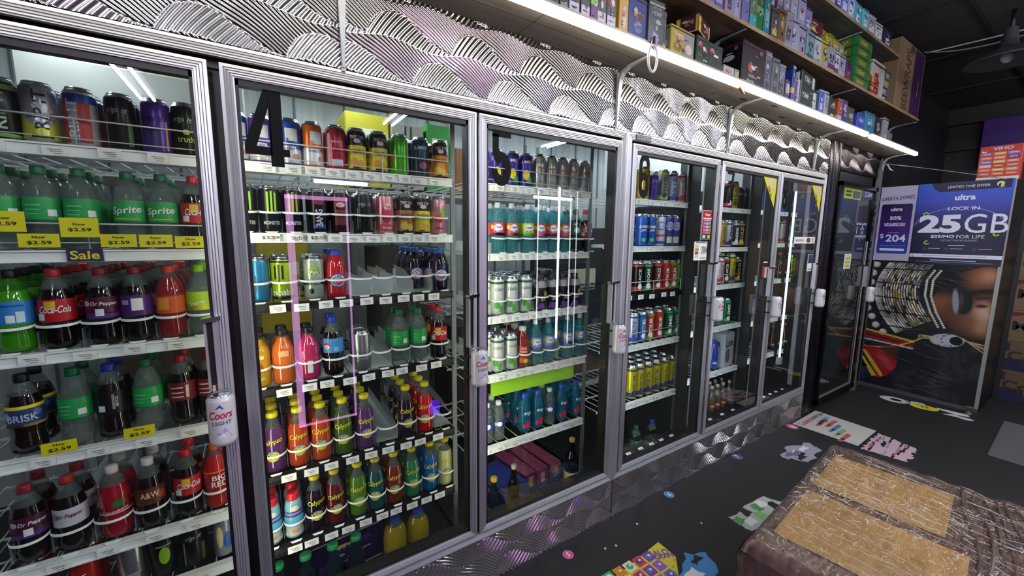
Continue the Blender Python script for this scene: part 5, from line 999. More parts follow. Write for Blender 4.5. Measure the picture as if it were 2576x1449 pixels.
for k in range(3): carton('drink_carton', 1.165+.096*k, 1.245+.096*k, .30, .58, .0705, .20, '#9c3a5c', 'pink and blue can pack on the floor deck behind door five, %s from left' % ORD[k], 'carton', 'pink packs behind door five', (('r', -1, 1, -1, -.2, '#3a6a8c'), ('r', -.4, .4, .1, .7, '#c8a8b4')), .4, .10, clear=True)
b = MB(); b.box(.93, 1.455, .235, .25, .742, .815, milky('lime_reflection_plastic', '#a8d84a', '#b4ea3c', .8)); o = b.build('lime_reflection_strip'); tag(o, 'glowing lime strip standing in for a lime reflection, under fourth shelf behind door five', 'sign')  # solid strip built in place of a lime reflection in the door glass
b = MB(); b.box(.945, 1.44, .252, .256, .75, .808, mat('lime_reflection_glow', '#9ce83a', .5, 0, .9)); b.box(.95, .96, .24, .246, .815, .86, BLACK); b.box(1.42, 1.43, .24, .246, .815, .86, BLACK); b.build('reflection_glow', o)  # glow added to imitate the lime reflection, not a lamp

# ---------------------------------------------------------------- end of the aisle: upright cooler with poster side
XP = 5.30
b = MB(); b.box(XP, 5.95, -.80, .04, .0, 2.03, mat('cabinet_black', '#0d0d10', .35)); o = b.build('upright_cooler'); tag(o, 'dark upright cooler cabinet covered with posters at the aisle end', 'cabinet')
b = MB(); b.box(XP-.004, XP, -.80, -.775, .03, 2.03, mat('clear_edge', '#9a9a94', .3, .3)); b.box(XP-.006, XP+.0, -.80, .05, .0, .035, mat('clear_edge2', '#5a5a60', .35, .4)); b.box(XP-.006, XP, .03, .04, .03, 2.0, mat('clear_edge2')); b.build('edge_strip', o)
# lower poster: a print of a beaded headdress beside a face, on black (colours of the print held per vertex)
def photo_print():
    st = .0034; us = np.arange(-.04, .7755, st); vs_ = np.arange(.036, 1.300, st); U, V = np.meshgrid(us, vs_); rg = np.random.RandomState(4)
    def sm(x, a, b): t = np.clip((x-a)/(b-a), 0, 1); return t*t*(3-2*t)
    def blob(cu, cv, ru, rv, rot=0, soft=.35):
        c, s = math.cos(rot), math.sin(rot); x = ((U-cu)*c+(V-cv)*s)/ru; y = (-(U-cu)*s+(V-cv)*c)/rv; return 1-sm(np.sqrt(x*x+y*y), 1-soft, 1+soft)
    def poly(pts, soft=.004):
        ins = np.zeros(U.shape, bool); n = len(pts)
        for i in range(n):
            (x1, y1), (x2, y2) = pts[i], pts[(i+1) % n]
            if y1 != y2: ins ^= ((V > y1) != (V > y2)) & (U < (x2-x1)*(V-y1)/(y2-y1)+x1)
        return ins.astype(float)
    C = np.zeros(U.shape+(3,)); g = rg.rand(24, 16); gi = np.interp
    def nz(f):
        r = rg.rand(int(f*1.3)+3, f+3); y = (V-.036)/1.27*(r.shape[0]-2); x = (U+.04)/.82*(r.shape[1]-2); i, j = y.astype(int), x.astype(int); a, b_ = y-i, x-j; a = a*a*(3-2*a); b_ = b_*b_*(3-2*b_)
        return (r[i, j]*(1-a)+r[i+1, j]*a)*(1-b_)+(r[i, j+1]*(1-a)+r[i+1, j+1]*a)*b_
    n1 = nz(6)*.5+nz(13)*.3+nz(30)*.2
    C[:] = np.array([.010, .011, .014])*(1+1.6*sm(n1, .45, .8))[..., None]
    def mixc(m, col, k=1.): 
        m = (np.clip(m, 0, 1)*k)[..., None]; C[:] = C*(1-m)+np.array(lin(col)[:3])*m
    # film haze streaks are left to the real film; the print itself:
    face = poly([(.40, .96), (.47, 1.10), (.58, 1.24), (.70, 1.30), (.80, 1.30), (.80, .66), (.70, .652), (.62, .675), (.545, .734), (.46, .84)])
    mixc(face, '#3c241a'); 
    for cu, cv, ru, rv, c, k in ((.47, .97, .07, .10, '#7c4c34', .8), (.70, 1.20, .10, .08, '#8a5a40', .8), (.74, 1.22, .05, .05, '#b08060', .6), (.72, .86, .08, .13, '#8c6450', .9), (.735, .87, .045, .09, '#c09c86', .85), (.66, .80, .09, .08, '#6a4434', .7), (.75, .75, .05, .05, '#9c7058', .6), (.54, .86, .05, .08, '#5a3828', .7)):
        mixc(blob(cu, cv, ru, rv, 0, .8)*face, c, k)
    mixc(blob(.46, 1.15, .16, .13, .5, .5)*(U < .66), '#101114', .95); mixc(blob(.60, 1.06, .10, .025, -.1, .6), '#15110f', .9); mixc(blob(.735, 1.085, .07, .018, .15, .6), '#120d0b', .9)
    mixc(blob(.615, .975, .055, .115, .1, .15), '#191b20'); mixc(blob(.565, .972, .020, .105, .12, .3), '#7d838c'); mixc(blob(.60, .99, .012, .06, .1, .6), '#4a3a34', .8); mixc(blob(.72, .952, .035, .016, .1, .4), '#170f0c', .9); mixc(blob(.715, 1.02, .05, .012, .2, .6), '#22150f', .8)
    # headdress: bands between an outer and an inner curve
    uo = np.polyval(np.polyfit([1.266, .965, .602], [.066, .003, .196], 2), V); ui = np.polyval(np.polyfit([1.253, 1.007, .72], [.373, .326, .477], 2), V)
    s = (U-uo)/(ui-uo); inb = (s > -.02) & (s < 1.0) & (V > .60+.17*np.clip(s, 0, 1))
    mixc(inb.astype(float), '#121214')
    k = np.floor(s*17).astype(int) % 17; fr = s*17-np.floor(s*17); cv = rg.rand(17, 90); seg = np.floor((V+.02*k)*26+k*.37).astype(int) % 90
    h = cv[k, seg]; pal = ['#b9b6ae', '#8f8d88', '#d0cdc4', '#a8902e', '#6d6a66', '#3a2622', '#c4c2bb']
    band = inb & (fr > .22) & (fr < .80) & (s > .14)
    for i, c in enumerate(pal): mixc((band & (np.floor(h*len(pal)) == i)).astype(float), c, .92)
    mixc((inb & (s > 0) & (s < .13) & (((V*24) % 1) > .10)).astype(float), '#9c9c98'); mixc((inb & (s > .02) & (s < .05)).astype(float), '#cfcec8', .8)
    mixc(inb*(np.abs(((V-1.02)*7) % 1-.5) < .05), '#0c0c0e', .9)
    C[inb] *= (.55+.75*sm(n1, .25, .7))[inb][:, None]
    for off in (.015, .055):      # two bead strings on the inner rim
        for vv in np.arange(.72, 1.24, .0185):
            uu = float(np.interp(vv, [.70, .85, 1.0, 1.15, 1.26], [.475, .40, .35, .35, .40]))+off; mixc(blob(uu, vv, .0085, .0085, 0, .3), '#c9c7bf')
    for q, (cu, cv_) in enumerate(((-.01, 1.273), (-.028, 1.185), (-.035, 1.09), (-.036, .99), (-.038, .90), (-.036, .82), (.004, .739), (.042, .657), (.104, .594))):
        mixc(blob(cu, cv_, .033, .036, 0, .12), '#2c2c2e'); mixc(blob(cu, cv_, .029, .032, 0, .12), '#a09f9c'); mixc(blob(cu-.004, cv_+.004, .020, .022, 0, .3), '#c9c8c4')
    # cords, cloth, pendant
    for a0, a1, b0, b1, c in ((.60, .575, .545, .60, '#b09a34'), (.57, .545, .52, .59, '#7c1c1e'), (.55, .53, .50, .575, '#4a1416'), (.53, .51, .49, .57, '#94202a'), (.50, .485, .475, .565, '#c2c0b8'), (.475, .462, .465, .56, '#1c2648')):
        t = np.clip((U+.04)/.36, 0, 1); mid = a0-(a0-b0)*t; mixc(((np.abs(V-mid) < (a0-a1)*.42) & (U < .34)).astype(float), c)
    t = np.clip((U+.05)/.43, 0, 1); lb = .42+.165*t**2.2; mixc(((np.abs(V-lb) < .008) & (U < .38) & (((U*70) % 1) > .25)).astype(float), '#cfb04a')
    mixc(poly([(.10, .46), (.24, .48), (.23, .38), (.18, .30), (.12, .40)]), '#4a2e20', .8)
    mixc(poly([(-.04, .42), (.08, .43), (.236, .33), (.236, .26), (.17, .15), (.10, .11), (.05, .25)]), '#8e1a20'); mixc(blob(.15, .30, .03, .09, .7, .6)*poly([(-.04, .42), (.08, .43), (.236, .33), (.236, .26), (.17, .15), (.10, .11), (.05, .25)]), '#b84a4a', .6)
    mixc(poly([(-.04, .38), (-.01, .38), (.085, .25), (.15, .15), (.13, .13), (.055, .23)]), '#c49c34'); mixc(poly([(-.04, .31), (-.02, .31), (.10, .13), (.06, .12)]), '#b8b03c'); mixc(poly([(-.04, .27), (.02, .22), (-.01, .19), (-.04, .2)]), '#0e0e14'); mixc(poly([(-.04, .17), (.02, .10), (.0, .06), (-.04, .08)]), '#1c2a68', .8)
    mixc(blob(.548, .607, .108, .060, .12, .06), '#a9abb0'); mixc(blob(.548, .607, .108, .060, .12, .06)*(nz(60) > .72), '#3c3c42', .9); mixc(blob(.607, .612, .042, .040, 0, .08), '#0a0a0c')
    for q in range(6): mid = .63+.004*q-(.02+.018*q)*np.clip((U-.64)/.14, 0, 1); mixc(((np.abs(V-mid) < .0035) & (U > .64)).astype(float), ('#c8b890', '#8e1a20', '#c8b43a', '#8b8a86', '#3a2a20', '#c8b890')[q])
    for q in range(4): mid = .60-.02*q+.006*q; mixc(((np.abs(V-(.585+.012*q+(.02-.006*q)*np.clip((U-.36)/.1, 0, 1))) < .0028) & (U > .36) & (U < .46)).astype(float), ('#c8b890', '#8b8a86', '#c8b43a', '#b0a890')[q])
    nx, nz_ = len(us), len(vs_); co = np.stack([np.full(U.shape, XP-.0036), -U, V], -1).reshape(-1, 3).astype(np.float32)
    i = (np.arange(nz_-1)[:, None]*nx+np.arange(nx-1)[None]).ravel(); q = np.stack([i, i+1, i+1+nx, i+nx], 1).astype(np.int32)
    me = bpy.data.meshes.new('photo_poster'); me.vertices.add(len(co)); me.vertices.foreach_set('co', co.ravel()); me.loops.add(q.size); me.loops.foreach_set('vertex_index', q.ravel())
    me.polygons.add(len(q)); me.polygons.foreach_set('loop_start', np.arange(0, q.size, 4, dtype=np.int32)); me.update(calc_edges=True)
    ca = me.color_attributes.new('print', 'FLOAT_COLOR', 'POINT'); ca.data.foreach_set('color', np.concatenate([C, np.ones(U.shape+(1,))], -1).reshape(-1).astype(np.float32))
    def bb(nt, p):
        at = nd(nt, 'ShaderNodeAttribute', attribute_name='print'); nt.links.new(at.outputs['Color'], p.inputs['Base Color']); p.inputs['Specular IOR Level'].default_value = .25
    me.materials.append(mat('photo_print', '#333333', .42, build=bb)); ob = bpy.data.objects.new('photo_poster', me); COL.objects.link(ob); return ob
b = MB(); b.box(XP-.0030, XP-.0005, -.775, .04, .036, 1.30, mat('poster_backing', '#0e0f12', .5)); b.build('poster_backing', o)
rs = random.Random(3)
o2 = photo_print(); o2.parent = o; o2['label'] = 'photo print of a beaded headdress and face on black'
b = MB()
# wrap film wrinkles as shallow ridges
for k in range(46):
    y_, z_ = rs.uniform(-.55, -.0), (rs.uniform(1.12, 1.28) if k % 2 else rs.uniform(.08, .7)); L_ = rs.uniform(.06, .22); a = rs.uniform(-.5, .3)
    b.tube([(XP-.0078, y_, z_), (XP-.0095, y_-L_*.5*math.cos(a), z_+L_*.5*math.sin(a)), (XP-.0078, y_-L_*math.cos(a), z_+L_*math.sin(a))], .0011, FILMLINE, 5)
b.build('clear_film', o)
def poster_grad(name, c0, c1, z0, z1):
    def bb(nt, p):
        g = nd(nt, 'ShaderNodeNewGeometry'); sp = nd(nt, 'ShaderNodeSeparateXYZ'); nt.links.new(g.outputs['Position'], sp.inputs[0])
        mr = nd(nt, 'ShaderNodeMapRange'); mr.inputs['From Min'].default_value = z0; mr.inputs['From Max'].default_value = z1
        nt.links.new(sp.outputs['Z'], mr.inputs['Value']); r = nd(nt, 'ShaderNodeValToRGB'); nt.links.new(mr.outputs[0], r.inputs[0])
        r.color_ramp.elements[0].color = lin(c0[0]); r.color_ramp.elements[1].color = lin(c1[0])
        for pos, c in c0[1:]: e = r.color_ramp.elements.new(pos); e.color = lin(c)
        nt.links.new(r.outputs[0], p.inputs['Base Color'])
    return mat(name, '#333333', .3, build=bb)
PR = poster_grad('poster_blue_violet', ('#120f2c', (.45, '#18143c'), (.62, '#2a2a78'), (.78, '#3a4ab0')), ('#2f5cc8',), 1.30, 2.03)
PL = poster_grad('poster_violet_blue', ('#2a4a9c', (.3, '#2c2c8c'), (.5, '#3a1a6a')), ('#1a1440',), 1.36, 1.86)
wt = pc('#d4d6e6', .3)
b = MB(); b.box(XP-.012, XP-.009, -.79, -.222, 1.30, 2.035, PR); F = FX(XP-.012, -.506, 1.6675)
put_poly(b, [(-.20, .367), (.27, .367), (.27, .295), (-.14, .285), (-.18, .32)], pc('#1c1440', .3), F, .0004)
put_text(b, 'LIMITED TIME OFFER', .020, wt, F, .03, .325, .25, .01); put_text(b, 'ultra', .050, wt, F, .02, .232, .125, .035); put_text(b, 'LOCK IN', .030, wt, F, .02, .135, .19, .02)
put_text(b, '25', .165, wt, F, -.115, .0, .27, .045); put_text(b, 'GB', .165, wt, F, .165, .0, .25, .0)
put_text(b, '$29/MO', .030, wt, F, -.085, -.115, .15, .03); put_text(b, 'FOR LIFE', .030, wt, F, .085, -.115, .165, 0); put_text(b, 'OF ACTIVE ACCOUNT', .014, pc('#a8a8c8', .3), F, .02, -.148, .22, .01)
put_ring(b, .270, .276, .25, PI-.25, pc('#8a8ad8', .3), F, 30, .0, -.06, 1.05, .75, off=.0004)
put_rect(b, -.04, .06, -.196, -.19, wt, F)
for x_ in (-.19, -.05, .12): put_poly(b, ell(x_, -.225, .012, .012, 12), pc('#3a3a6c', .3), F); put_rect(b, x_+.025, x_+.10, -.226, -.220, pc('#9a9ac0', .3), F)
put_rect(b, -.284, .284, -.307, -.275, wt, F); put_rect(b, -.2, .2, -.293, -.289, INKG, F, .001); put_rect(b, -.14, .14, -.332, -.327, wt, F); put_rect(b, -.24, .24, -.348, -.343, pc('#6a6a98', .3), F)
for x_, z_ in ((-.21, .09), (.23, -.09), (-.18, -.17), (-.25, -.29), (.22, .32)): put_ring(b, .010, .020, rs.uniform(0, 3), rs.uniform(4, 6), pc('#8cc83a', .3), F, 10, x_, z_)
put_ring(b, .0, .022, 0, 2*PI, pc('#c8c88a', .3), F, 14, .21, .33); 
o3 = b.build('offer_poster', o); o3['label'] = 'blue violet poster reading 25GB'
b = MB(); b.box(XP-.011, XP-.009, -.218, .045, 1.315, 2.033, pc('#b2abc8', .3)); F = FX(XP-.011, -.0865, 1.674)
put_text(b, 'OFERTA EXPRÉS', .042, pc('#0e0c22', .3), F, 0, .25, .235, .008, rot=.06, shear=.2)
put_poly(b, [(-.105, -.29), (.105, -.29), (.113, -.27), (.113, .17), (.105, .19), (-.105, .19), (-.113, .17), (-.113, -.27)], PL, F, .0006)
put_text(b, 'ultra', .034, wt, F, 0, .14, .085, .03, off=.0012); put_text(b, '50%', .036, wt, F, 0, .055, .085, .03, .2, off=.0012) if False else put_text(b, '50%', .036, wt, F, 0, .055, .085, .03, off=.0012)
put_text(b, 'UNLIMITED', .018, wt, F, 0, .0, .155, .03, off=.0012); put_rect(b, -.075, .075, -.022, -.012, pc('#b0a8d8', .3), F, .0012)
put_text(b, '$', .05, wt, F, -.085, -.12, None, .0, off=.0012); put_text(b, '204', .07, wt, F, .018, -.14, .145, .02, off=.0012); put_rect(b, -.04, .04, -.088, -.085, wt, F, .0012); put_rect(b, -.095, .095, -.212, -.208, pc('#8a9ad8', .3), F, .0012); put_rect(b, -.09, .09, -.262, -.24, wt, F, .0012)
o4 = b.build('express_poster', o); o4['label'] = 'pale lilac poster with a violet phone offer'
# box on top
o = carton('gum_box', 5.32, 5.44, -.80, -.565, 2.0305, 2.315, '#b8341c', 'red orange box with rows of coloured packs on top of the cabinet', 'box', None, (), .4)
b = MB(); F = FX(-.06, 0, .1425); put_rect(b, -.1175, .1175, -.1425, -.115, pc('#d8d4c8'), F); put_text(b, 'VIHO', .026, pc('#a8c4ec'), F, .01, .118, .11, .03); put_ring(b, .008, .015, 3, 6, pc('#e8e4d8'), F, 10, -.09, .105)
cs = ['#7a5ac8', '#c8a83a', '#8a6ac0', '#d8741c', '#d88a7a', '#3a3a8c', '#6a7ad0', '#c8b04a', '#b87a6a', '#d8a8a8', '#a84a3a', '#c8584a', '#d06a5a', '#c8a84a', '#b89a7a', '#b85a5a', '#c86a4a', '#c85a3a']
for i in range(6):
    for j in range(3): put_rect(b, -.108+.074*j, -.042+.074*j, .065-.033*i, .088-.033*i, pc(cs[(i*3+j) % 18]), F, .0008); put_rect(b, -.098+.074*j, -.052+.074*j, .074-.033*i, .080-.033*i, pc('#d8ccc8'), F, .0012)
b.build('print', o)
carton('flat_box', 5.305, 5.43, -.70, -.565, 2.0305, 2.0395, '#c8c8c4', 'thin white lid lying under the red orange box', 'box') if False else None

# cartons of beer stacked right of the cabinet
for i, (z0, z1, c, wd) in enumerate([(0, .29, '#5c4a36', 'Corona'), (.292, .575, '#5c4a36', 'Corona'), (.577, .87, '#6a563e', 'Modelo'), (.872, 1.185, '#6a563e', 'Modelo'), (1.187, 1.48, '#6a563e', 'Modelo')]):
    o = carton('beer_case', 6.02, 6.5, -1.62, -.72, z0, z1, c, 'brown beer case with %s, %s up beside the cabinet' % ('blue base band' if i < 2 else 'red corner', ORD[i]), 'carton', 'beer cases stacked beside the poster cabinet', (), .8)
    b = MB(); h = z1-z0; F = FX(-.24, 0, h/2)
    put_text(b, wd, .09, pc('#17120e' if i > 1 else '#2c2418', .8), F, -.12, .0, .42, .03)
    if i < 2: put_rect(b, -.45, .45, -h/2, -h/2+.11, pc('#14183c', .7), F); put_poly(b, ell(-.12, -h/2+.09, .08, .045), pc('#6a5226', .7), F, .001); put_rect(b, -.42, -.32, .04, .12, pc('#1c1c2c', .7), F)
    else: put_poly(b, [(-.42, .13), (-.22, .13), (-.40, .06)], pc('#5a1c16', .8), F); put_rect(b, -.1, .1, -.09, -.07, pc('#2c2418', .8), F); put_rect(b, -.42, -.34, -.13, -.1, pc('#2c2418', .8), F)
    b.build('print', o)
b = MB(); b.box(5.96, 5.99, -.83, -.80, 0, 2.2, mat('dark_post', '#1c1e1c', .5)); struct(b.build('trim_10'))

# ---------------------------------------------------------------- floor stickers and mats
def disc(x, y, r, c, ch, label):
    b = MB(); b.lathe([(r, 0), (r, .0008)], pc(c), 28); o = b.build('floor_sticker'); o.location = (x, y, .0004); tag(o, label, 'sticker', None)
    b = MB(); fr = FZ(0, 0, .0008, -.15); put_text(b, ch, r*1.05, pc('#e8e8ec'), fr, 0, 0, None, .03); put_ring(b, r*.86, r*.9, 0, 2*PI, pc('#d8d8e0'), fr, 24); b.build('print', o)
disc(1.178, -.075, .027, '#d0508c', '5', 'round pink floor sticker with a white number 5'); disc(1.987, -.05, .03, '#3f8cc0', '6', 'round sky blue floor sticker with a white number 6')
disc(2.755, -.045, .034, '#3f4c98', '7', 'round navy floor sticker with a white number 7'); disc(3.594, -.045, .04, '#d0507c', '8', 'round pink floor sticker beside the white popsicle mat')
def decal(name, poly, c, label, cat='floor mat', z=.0012):
    cx = sum(p[0] for p in poly)/len(poly); cy = sum(p[1] for p in poly)/len(poly)
    b = MB(); n = len(poly); b.add([(x-cx, y-cy, -z+.0002) for x, y in poly]+[(x-cx, y-cy, 0) for x, y in poly], [tuple(range(n, 2*n))]+[(i, (i+1) % n, (i+1) % n+n, i+n) for i in range(n)], c if not isinstance(c, str) else pc(c, .45))
    o = b.build(name); o.location = (cx, cy, z); tag(o, label, cat); return o, (cx, cy)
def jag(pts, amp, n=7, seed=1):
    r = random.Random(seed); out = []
    for i, p in enumerate(pts):
        q = pts[(i+1) % len(pts)]
        for k in range(n):
            t = k/n; out.append((p[0]+(q[0]-p[0])*t+r.uniform(-amp, amp)*(k > 0), p[1]+(q[1]-p[1])*t+r.uniform(-amp, amp)*(k > 0)))
    return out
# popsicle mat
o, c0 = decal('floor_poster', [(3.655, -.02), (4.12, -.012), (4.095, -.435), (3.675, -.443)], '#b4b4ac', 'white floor poster with red and black words and coloured ice pops')
b = MB(); F = FZ(0, 0, 0, -PI/2)  # text runs toward -y
F = ((0, 0, 0), (0, -1, 0), (1, 0, 0), (0, 0, 1))
put_text(b, '2 Coolers', .06, pc('#a82430'), F, -.03, -.14, .18, .02) if False else None
F2 = ((0, 0, 0), (1, 0, 0), (0, 1, 0), (0, 0, 1))
put_text(b, 'Coolers', .05, pc('#b02a34'), F2, -.11, .165, .17, .015, .2); put_text(b, 'IN EVERY CAN', .035, pc('#1c1c1e'), F2, .1, .16, .21, .02)
for k, (cc, x_) in enumerate((('#b8404a', .06), ('#c04a52', .10), ('#3f74b0', .03), ('#7fa07a', -.02), ('#b84a4a', -.09), ('#5aa0b0', .13))):
    y_ = .06-.045*k if k < 5 else .1; y_ = .085-.05*k if k < 5 else .10
    put_poly(b, [(x_-.16, y_-.012), (x_+.03, y_-.016), (x_+.045, y_), (x_+.03, y_+.016), (x_-.16, y_+.012)], pc(cc), F2, .0008)
    put_poly(b, ell(x_-.10, y_-.004, .020, .012, 14), pc('#3a2a24'), F2, .0012)
for k in range(2): put_poly(b, [(-.15+.02*k, -.12), (-.145+.02*k, -.12), (.11+.02*k, .13), (.105+.02*k, .13)], pc('#8c8c88'), F2, .0016)
b.build('print', o)
o, c0 = decal('torn_poster', jag([(3.64, -.47), (4.06, -.455), (3.99, -.69), (3.70, -.71)], .013, 14, 3), '#b8a0a8', 'torn pale pink floor poster with black streaks beside the popsicle poster')
b = MB(); F2 = ((0, 0, 0), (1, 0, 0), (0, 1, 0), (0, 0, 1)); r = random.Random(5)
for k in range(22):
    x_, y_ = r.uniform(-.15, .15), r.uniform(-.10, .09); put_poly(b, jag([(x_-.05, y_), (x_+.05, y_+.008), (x_+.06, y_+.020), (x_-.05, y_+.012)], .004, 5, k), pc(('#1b1b1e', '#1b1b1e', '#b06a84', '#8c84b0')[k % 4]), F2, .0006+.0001*k)
b.build('print', o)
o, c0 = decal('torn_poster', jag([(3.02, -.215), (3.20, -.16), (3.42, -.235), (3.36, -.33), (3.10, -.34)], .018, 5, 9), '#8f8d98', 'torn grey and white floor poster half under the wrapped pallet')
b = MB(); 
for k in range(6): x_, y_ = r.uniform(-.12, .1), r.uniform(-.06, .05); put_poly(b, jag([(x_-.05, y_), (x_+.05, y_), (x_+.03, y_+.04), (x_-.04, y_+.03)], .008, 3, k+20), pc(('#1b1b1e', '#d0d0d4', '#6a5a7c')[k % 3]), F2, .0006+.0001*k)
b.build('print', o)
o, c0 = decal('torn_poster', jag([(2.09, -.345), (2.46, -.36), (2.50, -.46), (2.10, -.47)], .016, 6, 12), '#a8aca8', 'torn green and white floor poster by the pallet side')
b = MB()
for k in range(7): x_, y_ = -.17+.05*k, r.uniform(-.03, .03); put_poly(b, jag([(x_-.03, y_-.02), (x_+.04, y_-.02), (x_+.03, y_+.03), (x_-.02, y_+.03)], .008, 3, k+40), pc(('#4a8c4a', '#d0d4d0', '#1b1b1e', '#7ab06a')[k % 4]), F2, .0006+.0001*k)
b.build('print', o)
# colourful poster near the camera
o, c0 = decal('floor_poster', [(1.616, -.256), (1.61, -.36), (1.52, -.44), (1.15, -.52), (1.10, -.30)], '#c8b83a', 'yellow floor poster covered with small coloured fruit pictures')
b = MB(); cc = ['#7a3a8c', '#b87a2a', '#4a6ab0', '#b83a4a', '#3a9a5a', '#8a5ab0', '#d8d4c8', '#5a3a7c']
for i in range(6):
    for j in range(3):
        x_, y_ = .10-.062*i, .105-.062*j+.004*i-.02
        put_rect(b, x_-.026, x_+.026, y_-.026, y_+.026, pc(cc[(i*3+j*5) % 8]), F2, .0006); put_poly(b, ell(x_, y_, .018, .016, 12), pc(cc[(i*5+j*3+2) % 8]), F2, .001); put_poly(b, ell(x_+.006, y_+.004, .008, .006, 10), pc('#e0d8b8'), F2, .0013)
put_text(b, 'GALO', .034, pc('#5a4a98'), F2, .155, .075, .11, .03, rot=-.35); put_text(b, 'GRAPE', .024, pc('#5a4a98'), F2, .165, .045, .10, .03, rot=-.35)
for k in range(24): x_, y_ = r.uniform(-.2, .22), r.uniform(-.13, .12); put_poly(b, ell(x_, y_, .008, .006, 8), pc(('#8aa83a', '#c87a2a', '#3a8c5a')[k % 3]), F2, .0005)
b.build('print', o)
o, c0 = decal('torn_poster', jag([(1.66, -.37), (1.76, -.42), (1.70, -.52), (1.45, -.56), (1.50, -.47)], .014, 5, 22), '#3f7fb8', 'torn sky blue floor poster overlapping the yellow fruit poster', z=.0024)
b = MB(); put_poly(b, jag([(-.10, -.05), (.02, -.03), (.0, .03), (-.09, .01)], .008, 4, 4), pc('#d0d4d8'), F2, .0006); put_poly(b, jag([(.03, .02), (.10, .03), (.08, .06), (.03, .05)], .006, 4, 5), pc('#1b1b1e'), F2, .0006); b.build('print', o)
# white lettering decal at the cabinet foot
b = MB(); F3 = ((5.06, -.42, .0012), (.18, -.98, 0), (.98, .18, 0), (0, 0, 1))
put_poly(b, ell(-.11, .02, .105, .085, 30), pc('#c4c4c4'), F3, 0.); put_ring(b, .062, .066, 0, 2*PI, BLACK, F3, 26, -.11, .02, 1.4, 1.1, .0005); put_poly(b, ell(-.10, .02, .042, .035, 20), BLACK, F3, .0006)
put_poly(b, [(.0, .09), (.08, .10), (.12, .02), (.06, -.05), (0, -.02)], pc('#c4c4c4'), F3, .0002)
put_poly(b, ell(.09, -.015, .095, .072, 26), pc('#c9bf2c'), F3, .0008); put_ring(b, .03, .042, -.5, 2.4, BLACK, F3, 16, .07, .0, 1.2, .8, .0014); put_ring(b, .03, .042, 2.9, 5.2, BLACK, F3, 16, .12, -.01, 1.2, .8, .0014)
put_poly(b, [(.17, .06), (.36, .05), (.37, -.01), (.27, -.04), (.38, -.06), (.37, -.10), (.20, -.09), (.28, -.02), (.17, .02)], pc('#c4c4c4'), F3, .0004); put_poly(b, ell(.345, -.085, .045, .035, 18), pc('#b8b8bc'), F3, .0006)
o = b.build('floor_lettering'); tag(o, 'white and yellow lettering sticker on the floor at the cabinet foot', 'sticker')
o, c0 = decal('floor_mat', [(5.28, -.955), (4.32, -.985), (4.30, -1.75), (5.25, -1.75)], mat('grey_mat', '#4a4b4e', .9, build=noise_color('#424346', '#535457', 220, 3)), 'plain grey floor mat at the right edge', 'mat')
b = MB(); b.lathe([(.03, 0), (.026, .012), (.012, .018), (.010, .05), (.028, .062), (.026, .07)], mat('dark_foot', '#4a4440', .4), 16); o = b.build('cabinet_foot'); o.location = (5.20, -.76, 0); tag(o, 'small round headed levelling foot near the cabinet corner', 'foot')

# ---------------------------------------------------------------- wrapped pallet of cartons
TOP = .50
P0 = Vector((2.42, -.652)); ux = Vector((-1.0, -.103)).normalized(); uy = Vector((.103, -1.0)).normalized(); LX, LY = 1.08, 1.05
WB = mat('brown_stretch_film', '#574440', .16, 0, 0, .5, build=noise_color('#4a3834', '#66524c', 5, 5, (2, 9, 2), .35, .3, .7, (.12, .3)))
CB = mat('cardboard', '#a27c42', .75, build=noise_color('#8f6d3c', '#a98751', 4, 4, (1, 6, 1)))
def film_clear():
    m = see('crinkled_clear_film', '#f6f2ea', .05, .9, .03, fr=1.5)
    nt = m.node_tree; g = [n for n in nt.nodes if n.type == 'BSDF_GLOSSY'][0]; f = [n for n in nt.nodes if n.type == 'FRESNEL'][0]
    tc = nd(nt, 'ShaderNodeTexCoord'); mp = nd(nt, 'ShaderNodeMapping'); mp.inputs['Scale'].default_value = (13, 48, 13); mp.inputs['Rotation'].default_value = (0, 0, .1)
    n = nd(nt, 'ShaderNodeTexNoise'); n.inputs['Scale'].default_value = 1.6; n.inputs['Detail'].default_value = 5; n.inputs['Distortion'].default_value = .6
    nt.links.new(tc.outputs['Object'], mp.inputs[0]); nt.links.new(mp.outputs[0], n.inputs['Vector'])
    bp = nd(nt, 'ShaderNodeBump'); bp.inputs['Strength'].default_value = 1.; bp.inputs['Distance'].default_value = .016; nt.links.new(n.outputs['Fac'], bp.inputs['Height'])
    nt.links.new(bp.outputs[0], g.inputs['Normal']); nt.links.new(bp.outputs[0], f.inputs['Normal']); return m
FILM = film_clear()
root = empty('wrapped_pallet', (P0.x, P0.y, 0), math.atan2(ux.y, ux.x)); tag(root, 'pallet of cartons wrapped in glossy brown stretch film on the black floor', 'pallet')
# local axes: +x runs towards the camera along the aisle, +y local = away from the cooler
ly = 1 if (Vector((math.cos(root.rotation_euler.z+PI/2), math.sin(root.rotation_euler.z+PI/2))).dot(uy) > 0) else -1
def P(a, c): return (a, c*ly)
